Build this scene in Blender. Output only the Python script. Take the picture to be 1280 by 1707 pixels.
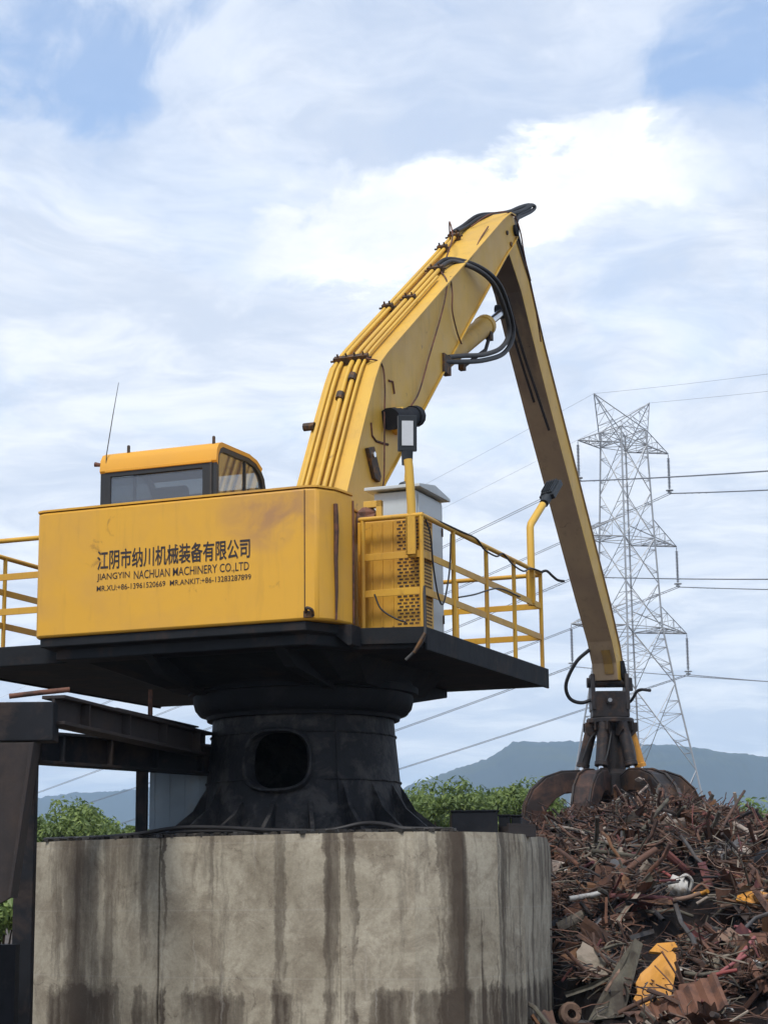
import bpy, math, random
from mathutils import Vector, Matrix, noise
R = math.radians
sc = bpy.context.scene
for o in list(bpy.data.objects):
    bpy.data.objects.remove(o)
col = sc.collection

# ------------------------------------------------------------------ camera
PITCH, ROLL, EYE = math.atan((1495 - 853.5) / 3200), R(0.6), 1.6
fw = Vector((0, math.cos(PITCH), math.sin(PITCH)))
up0 = Vector((0, -math.sin(PITCH), math.cos(PITCH)))
r0 = Vector((1, 0, 0))
rt = r0 * math.cos(ROLL) - up0 * math.sin(ROLL)
up = up0 * math.cos(ROLL) + r0 * math.sin(ROLL)
cd = bpy.data.cameras.new('camera')
cam = bpy.data.objects.new('camera', cd)
col.objects.link(cam)
cd.sensor_fit = 'HORIZONTAL'
cd.sensor_width = 36
cd.lens = 3200 / 1280 * 36
cd.clip_start, cd.clip_end = 0.1, 20000
cam.matrix_world = Matrix(((rt.x, up.x, -fw.x, 0), (rt.y, up.y, -fw.y, 0), (rt.z, up.z, -fw.z, EYE), (0, 0, 0, 1)))
sc.camera = cam

# ------------------------------------------------------------------ light
SUN_EL, SUN_AZ = R(58), R(200)        # azimuth measured clockwise from +Y (the view direction)
sun_dir = Vector((math.sin(SUN_AZ) * math.cos(SUN_EL), math.cos(SUN_AZ) * math.cos(SUN_EL), math.sin(SUN_EL)))
sd = bpy.data.lights.new('sun', 'SUN')
sun = bpy.data.objects.new('sun', sd)
col.objects.link(sun)
sd.energy, sd.angle, sd.color = 2.0, R(15), (1, 0.96, 0.9)
sun.rotation_euler = sun_dir.to_track_quat('Z', 'Y').to_euler()
sun.location = (0, -20, 60)
sc.view_settings.view_transform = 'Standard'
sc.view_settings.look = 'None'
sc.view_settings.exposure = 0.62
sc.view_settings.gamma = 1
sc.view_settings.use_curve_mapping = False
sc.cycles.use_denoising = True
sc.cycles.max_bounces = 6
sc.cycles.volume_bounces = 1

w = bpy.data.worlds.new('World')
sc.world = w
w.use_nodes = True
nt = w.node_tree
nt.nodes.clear()
def N(tree, t, **k):
    n = tree.nodes.new(t)
    for a, b in k.items():
        setattr(n, a, b)
    return n
def mathn(tree, op, a, b=None, c=None, clamp=False):
    n = N(tree, 'ShaderNodeMath', operation=op, use_clamp=clamp)
    for i, x in enumerate((a, b, c)):
        if x is None: continue
        if isinstance(x, (int, float)): n.inputs[i].default_value = x
        else: tree.links.new(x, n.inputs[i])
    return n.outputs[0]
def mixc(tree, f, a, b, blend='MIX'):
    n = N(tree, 'ShaderNodeMix', data_type='RGBA', blend_type=blend)
    for s, x in ((0, f), (6, a), (7, b)):
        if isinstance(x, (int, float)): n.inputs[s].default_value = x
        elif isinstance(x, (tuple, list)): n.inputs[s].default_value = tuple(x) + ((1,) if len(x) == 3 else ())
        else: tree.links.new(x, n.inputs[s])
    return n.outputs[2]
def ramp(tree, f, stops, interp='LINEAR'):
    n = N(tree, 'ShaderNodeValToRGB')
    n.color_ramp.interpolation = interp
    e = n.color_ramp.elements
    while len(e) < len(stops): e.new(0.5)
    for i, (p, c) in enumerate(stops):
        e[i].position = p
        e[i].color = (c, c, c, 1) if isinstance(c, (int, float)) else tuple(c) + (1,)
    tree.links.new(f, n.inputs[0])
    return n.outputs[0]
def noisen(tree, vec, scale, detail=4, rough=0.55, dist=0.0, out=0):
    n = N(tree, 'ShaderNodeTexNoise')
    n.inputs['Scale'].default_value = scale
    n.inputs['Detail'].default_value = detail
    n.inputs['Roughness'].default_value = rough
    n.inputs['Distortion'].default_value = dist
    if vec is not None: tree.links.new(vec, n.inputs['Vector'])
    return n.outputs[out]
def mapping(tree, vec, scale=(1, 1, 1), loc=(0, 0, 0), rot=(0, 0, 0)):
    n = N(tree, 'ShaderNodeMapping')
    n.inputs['Scale'].default_value = scale
    n.inputs['Location'].default_value = loc
    n.inputs['Rotation'].default_value = rot
    tree.links.new(vec, n.inputs['Vector'])
    return n.outputs[0]

sky = N(nt, 'ShaderNodeTexSky', sky_type='NISHITA', sun_disc=False)
sky.sun_elevation, sky.sun_rotation = SUN_EL, SUN_AZ
sky.air_density, sky.dust_density, sky.ozone_density = 1.0, 0.6, 1.5
tc = N(nt, 'ShaderNodeTexCoord')
dirv = tc.outputs['Generated']
sep = N(nt, 'ShaderNodeSeparateXYZ')
nt.links.new(dirv, sep.inputs[0])
zc = mathn(nt, 'MAXIMUM', sep.outputs[2], 0.0)
den = mathn(nt, 'ADD', zc, 0.16)
cx = mathn(nt, 'DIVIDE', sep.outputs[0], den)
cy = mathn(nt, 'DIVIDE', sep.outputs[1], den)
cmb = N(nt, 'ShaderNodeCombineXYZ')
nt.links.new(cx, cmb.inputs[0]); nt.links.new(cy, cmb.inputs[1])
wp_ = N(nt, 'ShaderNodeTexNoise'); wp_.inputs['Scale'].default_value = 2.2; wp_.inputs['Detail'].default_value = 3
nt.links.new(cmb.outputs[0], wp_.inputs['Vector'])
warp = N(nt, 'ShaderNodeVectorMath', operation='MULTIPLY_ADD')
nt.links.new(wp_.outputs[1], warp.inputs[0]); warp.inputs[1].default_value = (0.35, 0.35, 0); nt.links.new(cmb.outputs[0], warp.inputs[2])
cpl = warp.outputs[0]
pl = mapping(nt, cpl, (1.0, 0.62, 1), (3.6, 1.2, 0), (0, 0, R(-24)))
n1 = noisen(nt, pl, 5.0, 12, 0.60, 0.2)
n2 = noisen(nt, mapping(nt, cpl, (1.0, 0.8, 1), (6.2, 3.3, 0), (0, 0, R(14))), 2.1, 4, 0.5, 0.2)
cover = mathn(nt, 'ADD', mathn(nt, 'MULTIPLY', n1, 0.60), mathn(nt, 'MULTIPLY', n2, 0.62))
veil = mathn(nt, 'MULTIPLY', mathn(nt, 'SUBTRACT', 0.40, zc, clamp=True), 1.15)
cover = mathn(nt, 'ADD', cover, veil)
# a long bright cloud bank ahead
yy = mathn(nt, 'MAXIMUM', sep.outputs[1], 0.05)
uu = mathn(nt, 'DIVIDE', sep.outputs[0], yy); vv = mathn(nt, 'DIVIDE', sep.outputs[2], yy)
jit = mathn(nt, 'MULTIPLY', mathn(nt, 'SUBTRACT', noisen(nt, mapping(nt, dirv, (13, 13, 24)), 1.0, 12, 0.62, 0.3), 0.5), 0.12)
axis_v = mathn(nt, 'ADD', mathn(nt, 'MULTIPLY', uu, 0.20), 0.358)
dv_ = mathn(nt, 'DIVIDE', mathn(nt, 'ADD', mathn(nt, 'SUBTRACT', vv, axis_v), jit), 0.038)
du_ = mathn(nt, 'DIVIDE', mathn(nt, 'SUBTRACT', uu, 0.05), 0.15)
rad_ = mathn(nt, 'ADD', mathn(nt, 'MULTIPLY', dv_, dv_), mathn(nt, 'MULTIPLY', du_, du_))
bank = ramp(nt, mathn(nt, 'SUBTRACT', 1.35, rad_, clamp=True), [(0.0, 0), (0.9, 1)], 'EASE')
bank = mathn(nt, 'MULTIPLY', bank, mathn(nt, 'GREATER_THAN', sep.outputs[1], 0.06))
mask = ramp(nt, cover, [(0.52, 0.16), (0.62, 0.70), (0.80, 0.97)], 'EASE')
mask = mathn(nt, 'MAXIMUM', mask, bank)
n3 = noisen(nt, mapping(nt, cpl, (0.7, 1.0, 1), (7.3, 2.9, 0), (0, 0, R(-28))), 4.2, 12, 0.64, 0.3)
lit = mathn(nt, 'MULTIPLY', ramp(nt, n3, [(0.38, 0.0), (0.64, 1.0)], 'EASE'), 0.68)
lit = mathn(nt, 'MAXIMUM', lit, mathn(nt, 'MULTIPLY', bank, ramp(nt, noisen(nt, mapping(nt, dirv, (12, 12, 22), (2, 1, 0)), 1.0, 10, 0.62, 0.3), [(0.34, 0.5), (0.55, 1)])))
ccol = mixc(nt, lit, (3.3, 3.62, 4.2), (5.4, 5.45, 5.5))
final = mixc(nt, mask, sky.outputs[0], ccol)
bg = N(nt, 'ShaderNodeBackground')
bg.inputs[1].default_value = 0.15
nt.links.new(final, bg.inputs[0])
wo = N(nt, 'ShaderNodeOutputWorld')
nt.links.new(bg.outputs[0], wo.inputs[0])

# ------------------------------------------------------------------ materials
def newmat(name):
    m = bpy.data.materials.new(name)
    m.use_nodes = True
    t = m.node_tree
    b = t.nodes['Principled BSDF']
    return m, t, b
def objco(t):
    return N(t, 'ShaderNodeTexCoord').outputs['Object']
def bump(t, b, h, strength=0.3, dist=0.02):
    n = N(t, 'ShaderNodeBump')
    n.inputs['Strength'].default_value = strength
    n.inputs['Distance'].default_value = dist
    t.links.new(h, n.inputs['Height'])
    t.links.new(n.outputs[0], b.inputs['Normal'])
def simple(name, c, rough=0.6, metal=0.0, var=0.25, scale=6, c2=None, patch=0.0, bumps=0.0, spec=0.3):
    """plain surface with mottled colour; c2 shows through in patches"""
    m, t, b = newmat(name)
    co = objco(t)
    n = noisen(t, co, scale, 6, 0.6)
    v = mixc(t, n, tuple(x * (1 - var) for x in c), tuple(min(1, x * (1 + var)) for x in c))
    if c2:
        k = noisen(t, co, scale * 0.55, 8, 0.68, 0.4)
        v = mixc(t, ramp(t, k, [(0.62 - patch * 0.35, 0), (0.72 - patch * 0.3, 1)]), v, c2)
    t.links.new(v, b.inputs['Base Color'])
    b.inputs['Roughness'].default_value = rough
    b.inputs['Metallic'].default_value = metal
    b.inputs['Specular IOR Level'].default_value = spec
    if bumps: bump(t, b, n, bumps, 0.03)
    return m
def paint(name, c, worn, rust=(0.12, 0.05, 0.025), amount=0.5, streak=(7, 7, 0.7), rough=0.5, fade=0.5, spots=True):
    """weathered machine paint: faded clouds, run-down streaks, rust chips"""
    m, t, b = newmat(name)
    co = objco(t)
    a = noisen(t, co, 1.1, 5, 0.6, 0.3)
    v = mixc(t, mathn(t, 'MULTIPLY', ramp(t, a, [(0.42, 0), (0.68, 1)]), fade), c, worn)
    s = noisen(t, mapping(t, co, streak), 1.6, 6, 0.65, 0.1)
    v = mixc(t, mathn(t, 'MULTIPLY', ramp(t, s, [(0.55, 0), (0.78, 1)]), amount), v, tuple(x * 0.55 for x in worn))
    if spots:
        k = noisen(t, co, 5.0, 9, 0.72, 0.6)
        k2 = noisen(t, mapping(t, co, (1, 1, 0.4)), 2.1, 4, 0.5)
        kk = mathn(t, 'ADD', k, mathn(t, 'MULTIPLY', mathn(t, 'SUBTRACT', k2, 0.5), 0.5))
        v = mixc(t, mathn(t, 'MULTIPLY', ramp(t, kk, [(0.66, 0), (0.73, 1)]), min(1, amount * 1.6)), v, rust)
    t.links.new(v, b.inputs['Base Color'])
    rr = noisen(t, co, 3.0, 4)
    t.links.new(mathn(t, 'ADD', mathn(t, 'MULTIPLY', rr, 0.3), rough - 0.15), b.inputs['Roughness'])
    b.inputs['Specular IOR Level'].default_value = 0.35
    bump(t, b, noisen(t, co, 1.5, 3), 0.3, 0.03)
    return m

M = {}
M['yellow'] = paint('yellow_paint', (0.70, 0.37, 0.038), (0.55, 0.30, 0.075), amount=0.25, fade=0.6)
_t = M['yellow'].node_tree; _b = _t.nodes['Principled BSDF']
_co = objco(_t); _s = N(_t, 'ShaderNodeSeparateXYZ'); _t.links.new(_co, _s.inputs[0])
_dx = mathn(_t, 'DIVIDE', mathn(_t, 'SUBTRACT', _s.outputs[0], 0.72), 0.62); _dz = mathn(_t, 'DIVIDE', mathn(_t, 'SUBTRACT', _s.outputs[2], 5.28), 0.42)
_r = mathn(_t, 'ADD', mathn(_t, 'MULTIPLY', _dx, _dx), mathn(_t, 'MULTIPLY', _dz, _dz))
_m = mathn(_t, 'MULTIPLY', mathn(_t, 'SUBTRACT', 1.0, _r, clamp=True), mathn(_t, 'MULTIPLY', ramp(_t, noisen(_t, _co, 2.6, 7, 0.6, 0.5), [(0.34, 0), (0.6, 1)]), 0.95))
_old = _b.inputs['Base Color'].links[0].from_socket
_t.links.new(mixc(_t, _m, _old, (0.40, 0.21, 0.09)), _b.inputs['Base Color'])
M['boom_yellow'] = paint('boom_yellow_paint', (0.64, 0.385, 0.055), (0.50, 0.30, 0.075), amount=0.4, fade=0.6)
M['cab_yellow'] = paint('cab_yellow_paint', (0.68, 0.33, 0.03), (0.55, 0.28, 0.05), amount=0.15, fade=0.4, spots=False)
M['rail_yellow'] = paint('rail_yellow_paint', (0.62, 0.35, 0.04), (0.42, 0.2, 0.05), amount=0.5, fade=0.6, streak=(9, 9, 3))
M['dark_steel'] = simple('greasy_dark_steel', (0.017, 0.0185, 0.021), 0.7, 0.0, 0.5, 3.5, (0.034, 0.027, 0.024), 0.3, 0.35, 0.12)
M['black_steel'] = simple('black_steel', (0.012, 0.013, 0.016), 0.65, 0.0, 0.5, 5, (0.02, 0.02, 0.022), 0.3, 0.2, 0.12)
M['pedestal'] = simple('sooty_pedestal_steel', (0.018, 0.0185, 0.021), 0.6, 0.0, 0.6, 7.0, (0.05, 0.047, 0.046), 0.4, 1.0, 0.15)
M['stick'] = paint('dirty_stick_paint', (0.42, 0.30, 0.18), (0.31, 0.215, 0.145), (0.05, 0.038, 0.036), amount=0.45, fade=0.8, rough=0.65)
_t = M['stick'].node_tree; _b = _t.nodes['Principled BSDF']
_co = objco(_t); _s = N(_t, 'ShaderNodeSeparateXYZ'); _t.links.new(_co, _s.inputs[0])
_g = mathn(_t, 'ADD', mathn(_t, 'MULTIPLY', mathn(_t, 'SUBTRACT', _s.outputs[2], 8.6), 0.42), mathn(_t, 'SUBTRACT', noisen(_t, mapping(_t, _co, (3, 1, 1)), 1.6, 8, 0.65), 0.35))
_old = _b.inputs['Base Color'].links[0].from_socket
_t.links.new(mixc(_t, mathn(_t, 'MULTIPLY', ramp(_t, _g, [(0.35, 0), (0.95, 1)]), 0.8), _old, (0.065, 0.055, 0.055)), _b.inputs['Base Color'])
M['hose'] = simple('black_hose_rubber', (0.022, 0.021, 0.022), 0.5, 0, 0.4, 8)
M['hose_grey'] = simple('dusty_hose_rubber', (0.05, 0.048, 0.047), 0.6, 0, 0.4, 8)
M['clamp'] = simple('rusty_clamp_steel', (0.06, 0.045, 0.035), 0.7, 0.2, 0.5, 20, (0.16, 0.08, 0.03), 0.4)
M['rust_pipe'] = simple('rusty_pipe', (0.16, 0.07, 0.045), 0.8, 0, 0.4, 9, (0.07, 0.04, 0.03), 0.5)
M['chrome'] = simple('chromed_rod', (0.7, 0.72, 0.74), 0.2, 1.0, 0.1, 4)
M['grey_paint'] = paint('light_grey_cabinet_paint', (0.50, 0.54, 0.55), (0.42, 0.44, 0.43), (0.2, 0.11, 0.06), amount=0.2, fade=0.6)
M['lamp_grey'] = simple('dark_grey_lamp_casting', (0.035, 0.04, 0.045), 0.5, 0.3, 0.3, 6)
M['lens'] = simple('led_lens', (0.62, 0.64, 0.66), 0.25, 0, 0.1, 20)
M['letters'] = None
M['galv'] = simple('galvanised_steel', (0.36, 0.37, 0.38), 0.55, 0.4, 0.25, 0.6)
M['insul'] = simple('insulator_glass', (0.30, 0.31, 0.33), 0.35, 0, 0.2, 1)
M['wire'] = simple('aluminium_conductor', (0.25, 0.26, 0.28), 0.5, 0.5, 0.1, 0.2)
M['gantry'] = simple('weathered_gantry_steel', (0.018, 0.019, 0.022), 0.7, 0.0, 0.6, 2.5, (0.05, 0.038, 0.033), 0.4, 0.4, 0.12)
M['gantry_rust'] = simple('rusted_beam_steel', (0.034, 0.028, 0.027), 0.75, 0.0, 0.5, 2.5, (0.05, 0.036, 0.03), 0.4, 0.3)
M['blue_sheet'] = simple('blue_grey_sheet', (0.26, 0.32, 0.37), 0.6, 0.0, 0.25, 3.5, (0.28, 0.31, 0.32), 0.3)
M['seat'] = simple('seat_cloth', (0.03, 0.03, 0.033), 0.8)
M['frame_black'] = simple('black_window_frame', (0.028, 0.03, 0.033), 0.45, 0, 0.2, 5)
M['bark'] = simple('bark', (0.07, 0.05, 0.035), 0.9, 0, 0.4, 6)
M['grapple'] = simple('worn_grapple_steel', (0.035, 0.03, 0.029), 0.55, 0.35, 0.6, 4, (0.095, 0.055, 0.035), 0.4, 0.4)
M['grapple_rust'] = simple('rusty_tine_steel', (0.11, 0.06, 0.042), 0.65, 0.2, 0.6, 3, (0.04, 0.03, 0.028), 0.5, 0.4)

m, t, b = newmat('worn_black_lettering')
co = objco(t)
k = noisen(t, co, 9, 8, 0.7)
sx = N(t, 'ShaderNodeSeparateXYZ'); t.links.new(co, sx.inputs[0])
k = mathn(t, 'ADD', k, mathn(t, 'MULTIPLY', mathn(t, 'SUBTRACT', noisen(t, co, 2.0, 2), 0.5), 0.55))
t.links.new(mixc(t, ramp(t, k, [(0.64, 0), (0.86, 0.6)]), (0.022, 0.014, 0.016), (0.5, 0.25, 0.045)), b.inputs['Base Color'])
b.inputs['Roughness'].default_value = 0.6
M['letters'] = m

m, t, b = newmat('tinted_cab_glass')
t.nodes.remove(b)
tr = N(t, 'ShaderNodeBsdfTransparent'); tr.inputs[0].default_value = (0.74, 0.80, 0.82, 1)
gl = N(t, 'ShaderNodeBsdfGlossy'); gl.inputs['Roughness'].default_value = 0.04
df = N(t, 'ShaderNodeBsdfDiffuse'); df.inputs[0].default_value = (0.16, 0.19, 0.24, 1)
fr = N(t, 'ShaderNodeFresnel'); fr.inputs[0].default_value = 1.5
a1 = N(t, 'ShaderNodeMixShader'); a2 = N(t, 'ShaderNodeMixShader')
a1.inputs[0].default_value = 0.3
t.links.new(tr.outputs[0], a1.inputs[1]); t.links.new(df.outputs[0], a1.inputs[2])
t.links.new(mathn(t, 'ADD', mathn(t, 'MULTIPLY', fr.outputs[0], 0.25), 0.03), a2.inputs[0])
t.links.new(a1.outputs[0], a2.inputs[1]); t.links.new(gl.outputs[0], a2.inputs[2])
t.links.new(a2.outputs[0], t.nodes['Material Output'].inputs[0])
M['glass'] = m
m2 = m.copy(); m2.name = 'dark_rear_glass'; M['glass_dark'] = m2  # copy for the rear pane: darker, bluer and more opaque
for n_ in m2.node_tree.nodes:
    if n_.type == 'BSDF_DIFFUSE': n_.inputs[0].default_value = (0.12, 0.145, 0.19, 1)
    if n_.type == 'MIX_SHADER' and not n_.inputs[0].is_linked: n_.inputs[0].default_value = 0.62

def leafmat(name, c1, c2):
    m, t, b = newmat(name)
    co = objco(t)
    v = mixc(t, ramp(t, noisen(t, co, 1.6, 5, 0.7), [(0.35, 0), (0.68, 1)]), c1, c2)
    ri = N(t, 'ShaderNodeNewGeometry').outputs['Random Per Island']
    v = mixc(t, 0.75, v, mixc(t, ri, (0.22, 0.26, 0.3), (0.80, 0.74, 0.62)), 'OVERLAY')
    t.links.new(v, b.inputs['Base Color'])
    b.inputs['Roughness'].default_value = 0.55
    tl = N(t, 'ShaderNodeBsdfTranslucent')
    t.links.new(v, tl.inputs[0])
    ms = N(t, 'ShaderNodeMixShader'); ms.inputs[0].default_value = 0.35
    t.links.new(b.outputs[0], ms.inputs[1]); t.links.new(tl.outputs[0], ms.inputs[2])
    t.links.new(ms.outputs[0], t.nodes['Material Output'].inputs[0])
    return m
M['leaf'] = leafmat('tree_leaves', (0.10, 0.155, 0.04), (0.21, 0.28, 0.08))
M['leaf_dark'] = leafmat('darker_tree_leaves', (0.075, 0.125, 0.035), (0.16, 0.23, 0.065))
M['leaf_light'] = leafmat('pale_tree_leaves', (0.12, 0.19, 0.05), (0.24, 0.33, 0.11))

# stained concrete: UV u = metres along the wall, v = height
m, t, b = newmat('stained_cast_concrete')
uv = N(t, 'ShaderNodeUVMap').outputs[0]
su = N(t, 'ShaderNodeSeparateXYZ'); t.links.new(uv, su.inputs[0])
U, V = su.outputs[0], su.outputs[1]
a = noisen(t, uv, 1.3, 10, 0.66, 0.5)
base = mixc(t, ramp(t, a, [(0.32, 0), (0.66, 1)]), (0.255, 0.22, 0.16), (0.43, 0.385, 0.295))
blot = noisen(t, mapping(t, uv, (1.0, 0.8, 1), (3.3, 8.1, 0)), 3.4, 10, 0.72, 0.6)
base = mixc(t, mathn(t, 'MULTIPLY', ramp(t, blot, [(0.46, 0), (0.60, 1)]), 0.5), base, (0.145, 0.112, 0.078))
fine = noisen(t, uv, 30, 8, 0.75)
base = mixc(t, 0.7, base, mixc(t, fine, (0.22, 0.22, 0.22), (0.80, 0.80, 0.80)), 'OVERLAY')
# shutter board lines
bl = mathn(t, 'ABSOLUTE', mathn(t, 'SUBTRACT', mathn(t, 'FRACT', mathn(t, 'ADD', mathn(t, 'MULTIPLY', V, 1.55), 0.2)), 0.5))
base = mixc(t, mathn(t, 'MULTIPLY', mathn(t, 'LESS_THAN', bl, 0.012), mathn(t, 'MULTIPLY', a, 0.45)), base, (0.40, 0.37, 0.31))
# long runs of dirt from the top edge, ragged at their sides
rag = mathn(t, 'MULTIPLY', mathn(t, 'SUBTRACT', noisen(t, uv, 6.5, 8, 0.7), 0.5), 0.10)
cu_ = N(t, 'ShaderNodeCombineXYZ'); t.links.new(mathn(t, 'ADD', U, rag), cu_.inputs[0]); t.links.new(V, cu_.inputs[1])
uvr = cu_.outputs[0]
s1 = noisen(t, mapping(t, uvr, (7.0, 0.45, 1)), 1.0, 10, 0.7, 0.2)
s2 = noisen(t, mapping(t, uvr, (1.6, 0.2, 1), (4.2, 0, 0)), 1.0, 6, 0.6, 0.3)
st = mathn(t, 'ADD', mathn(t, 'MULTIPLY', s1, 0.50), mathn(t, 'MULTIPLY', s2, 0.58))
st = mathn(t, 'ADD', st, mathn(t, 'MULTIPLY', mathn(t, 'SUBTRACT', V, 1.2), 0.05))
# the facet beyond the right corner is streaked all over
st = mathn(t, 'ADD', st, mathn(t, 'MULTIPLY', mathn(t, 'MULTIPLY', mathn(t, 'GREATER_THAN', U, 5.38), mathn(t, 'SUBTRACT', s1, 0.42)), 0.9))
wob = mathn(t, 'MULTIPLY', mathn(t, 'SUBTRACT', noisen(t, mapping(t, uv, (1.3, 2.4, 1)), 1.0, 9, 0.7), 0.5), 0.26)
Uw = mathn(t, 'ADD', U, wob)
STAINS = [(0.56, 0.22, 0.13), (0.91, 0.2, 0.13), (1.40, 0.2, 0.17), (1.71, 0.05, 0.1), (1.97, 0.02, 0.2), (3.29, 0.06, 0.15), (3.86, 0.075, 0.26), (4.05, 0.05, 0.24), (4.93, 0.03, 0.14), (5.09, 0.1, 0.26), (5.36, 0.05, 0.1)]
for (u0, hw, wt) in STAINS:
    d = mathn(t, 'DIVIDE', mathn(t, 'ABSOLUTE', mathn(t, 'SUBTRACT', Uw, u0)), hw)
    g = mathn(t, 'MULTIPLY', mathn(t, 'MINIMUM', mathn(t, 'SUBTRACT', 1.6, d, clamp=True), 0.8), wt)
    st = mathn(t, 'ADD', st, g)
# tide mark low on the wall
low = mathn(t, 'MULTIPLY', mathn(t, 'SUBTRACT', mathn(t, 'ADD', 0.50, mathn(t, 'MULTIPLY', noisen(t, uv, 2.6, 9, 0.66), 0.55)), V, clamp=True), 1.8)
low = mathn(t, 'MULTIPLY', mathn(t, 'MINIMUM', low, 0.2), ramp(t, s2, [(0.36, 0.35), (0.56, 1.0)]))
st = mathn(t, 'ADD', st, low)
base = mixc(t, ramp(t, st, [(0.62, 0), (0.69, 0.5), (0.84, 0.92)]), base, (0.048, 0.034, 0.025))
# pale lime runs
lm = noisen(t, mapping(t, uvr, (13, 0.6, 1), (1.3, 0, 0)), 1.0, 8, 0.65)
base = mixc(t, mathn(t, 'MULTIPLY', ramp(t, lm, [(0.62, 0), (0.72, 1)]), 0.5), base, (0.46, 0.43, 0.37))
ch = noisen(t, uv, 8, 10, 0.78, 0.5)
base = mixc(t, mathn(t, 'MULTIPLY', ramp(t, ch, [(0.66, 0), (0.70, 1)]), 0.75), base, (0.07, 0.055, 0.045))
ck = N(t, 'ShaderNodeTexVoronoi', feature='DISTANCE_TO_EDGE'); ck.inputs['Scale'].default_value = 0.75
ckv = N(t, 'ShaderNodeVectorMath', operation='MULTIPLY_ADD'); t.links.new(noisen(t, uv, 3.0, 8, 0.7, 0, 1), ckv.inputs[0]); ckv.inputs[1].default_value = (0.35, 0.35, 0); t.links.new(uv, ckv.inputs[2])
t.links.new(ckv.outputs[0], ck.inputs['Vector'])
base = mixc(t, mathn(t, 'MULTIPLY', mathn(t, 'LESS_THAN', ck.outputs[0], 0.004), mathn(t, 'MULTIPLY', mathn(t, 'GREATER_THAN', blot, 0.55), 0.45)), base, (0.09, 0.07, 0.055))
t.links.new(base, b.inputs['Base Color'])
b.inputs['Roughness'].default_value = 0.85
b.inputs['Specular IOR Level'].default_value = 0.25
bump(t, b, mathn(t, 'ADD', fine, mathn(t, 'MULTIPLY', blot, 1.0)), 0.22, 0.02)
M['concrete'] = m
M['grime'] = simple('oily_grime', (0.03, 0.027, 0.024), 0.6, 0, 0.6, 5, (0.07, 0.06, 0.05), 0.3, 0.4)
M['ground'] = simple('trampled_earth', (0.085, 0.065, 0.05), 0.95, 0, 0.4, 0.6, (0.05, 0.04, 0.034), 0.4, 0.4)
M['hill'] = simple('wooded_hillside', (0.038, 0.05, 0.048), 0.95, 0, 0.3, 0.012, (0.05, 0.06, 0.04), 0.3)

RUSTS = [((0.07, 0.042, 0.032), (0.12, 0.066, 0.044)), ((0.135, 0.07, 0.047), (0.06, 0.037, 0.03)), ((0.17, 0.082, 0.052), (0.08, 0.045, 0.035)),
         ((0.24, 0.155, 0.11), (0.11, 0.07, 0.055)), ((0.028, 0.026, 0.028), (0.06, 0.045, 0.04)), ((0.33, 0.28, 0.235), (0.16, 0.11, 0.09)),
         ((0.10, 0.038, 0.042), (0.2, 0.075, 0.06)), ((0.11, 0.1, 0.075), (0.06, 0.05, 0.04)),
         ((0.17, 0.085, 0.042), (0.08, 0.045, 0.03)), ((0.10, 0.098, 0.10), (0.07, 0.06, 0.055)), ((0.20, 0.17, 0.13), (0.30, 0.25, 0.2))]
for i, (c1, c2) in enumerate(RUSTS):
    M['rust%d' % i] = simple('scrap_rust_%s' % 'abcdefghijk'[i], c1, 0.8, 0.1, 0.5, 5, c2, 0.45, 0.2)
M['white_scrap'] = simple('dirty_white_plastic', (0.5, 0.485, 0.45), 0.6, 0, 0.2, 9, (0.24, 0.2, 0.16), 0.4)
M['orange_scrap'] = paint('chipped_orange_paint', (0.60, 0.27, 0.035), (0.40, 0.18, 0.05), (0.06, 0.03, 0.02), amount=1.0, fade=0.8, streak=(9, 9, 5))
M['remnant'] = paint('flaking_yellow_remnant', (0.40, 0.24, 0.06), (0.22, 0.14, 0.08), (0.06, 0.045, 0.04), amount=0.9, fade=0.9)
M['red_scrap'] = simple('faded_red_paint', (0.22, 0.05, 0.045), 0.65, 0, 0.3, 9, (0.32, 0.15, 0.13), 0.3)
M['pink_scrap'] = simple('pinkish_paint', (0.27, 0.09, 0.09), 0.65, 0, 0.3, 9, (0.2, 0.08, 0.07), 0.3)

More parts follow.
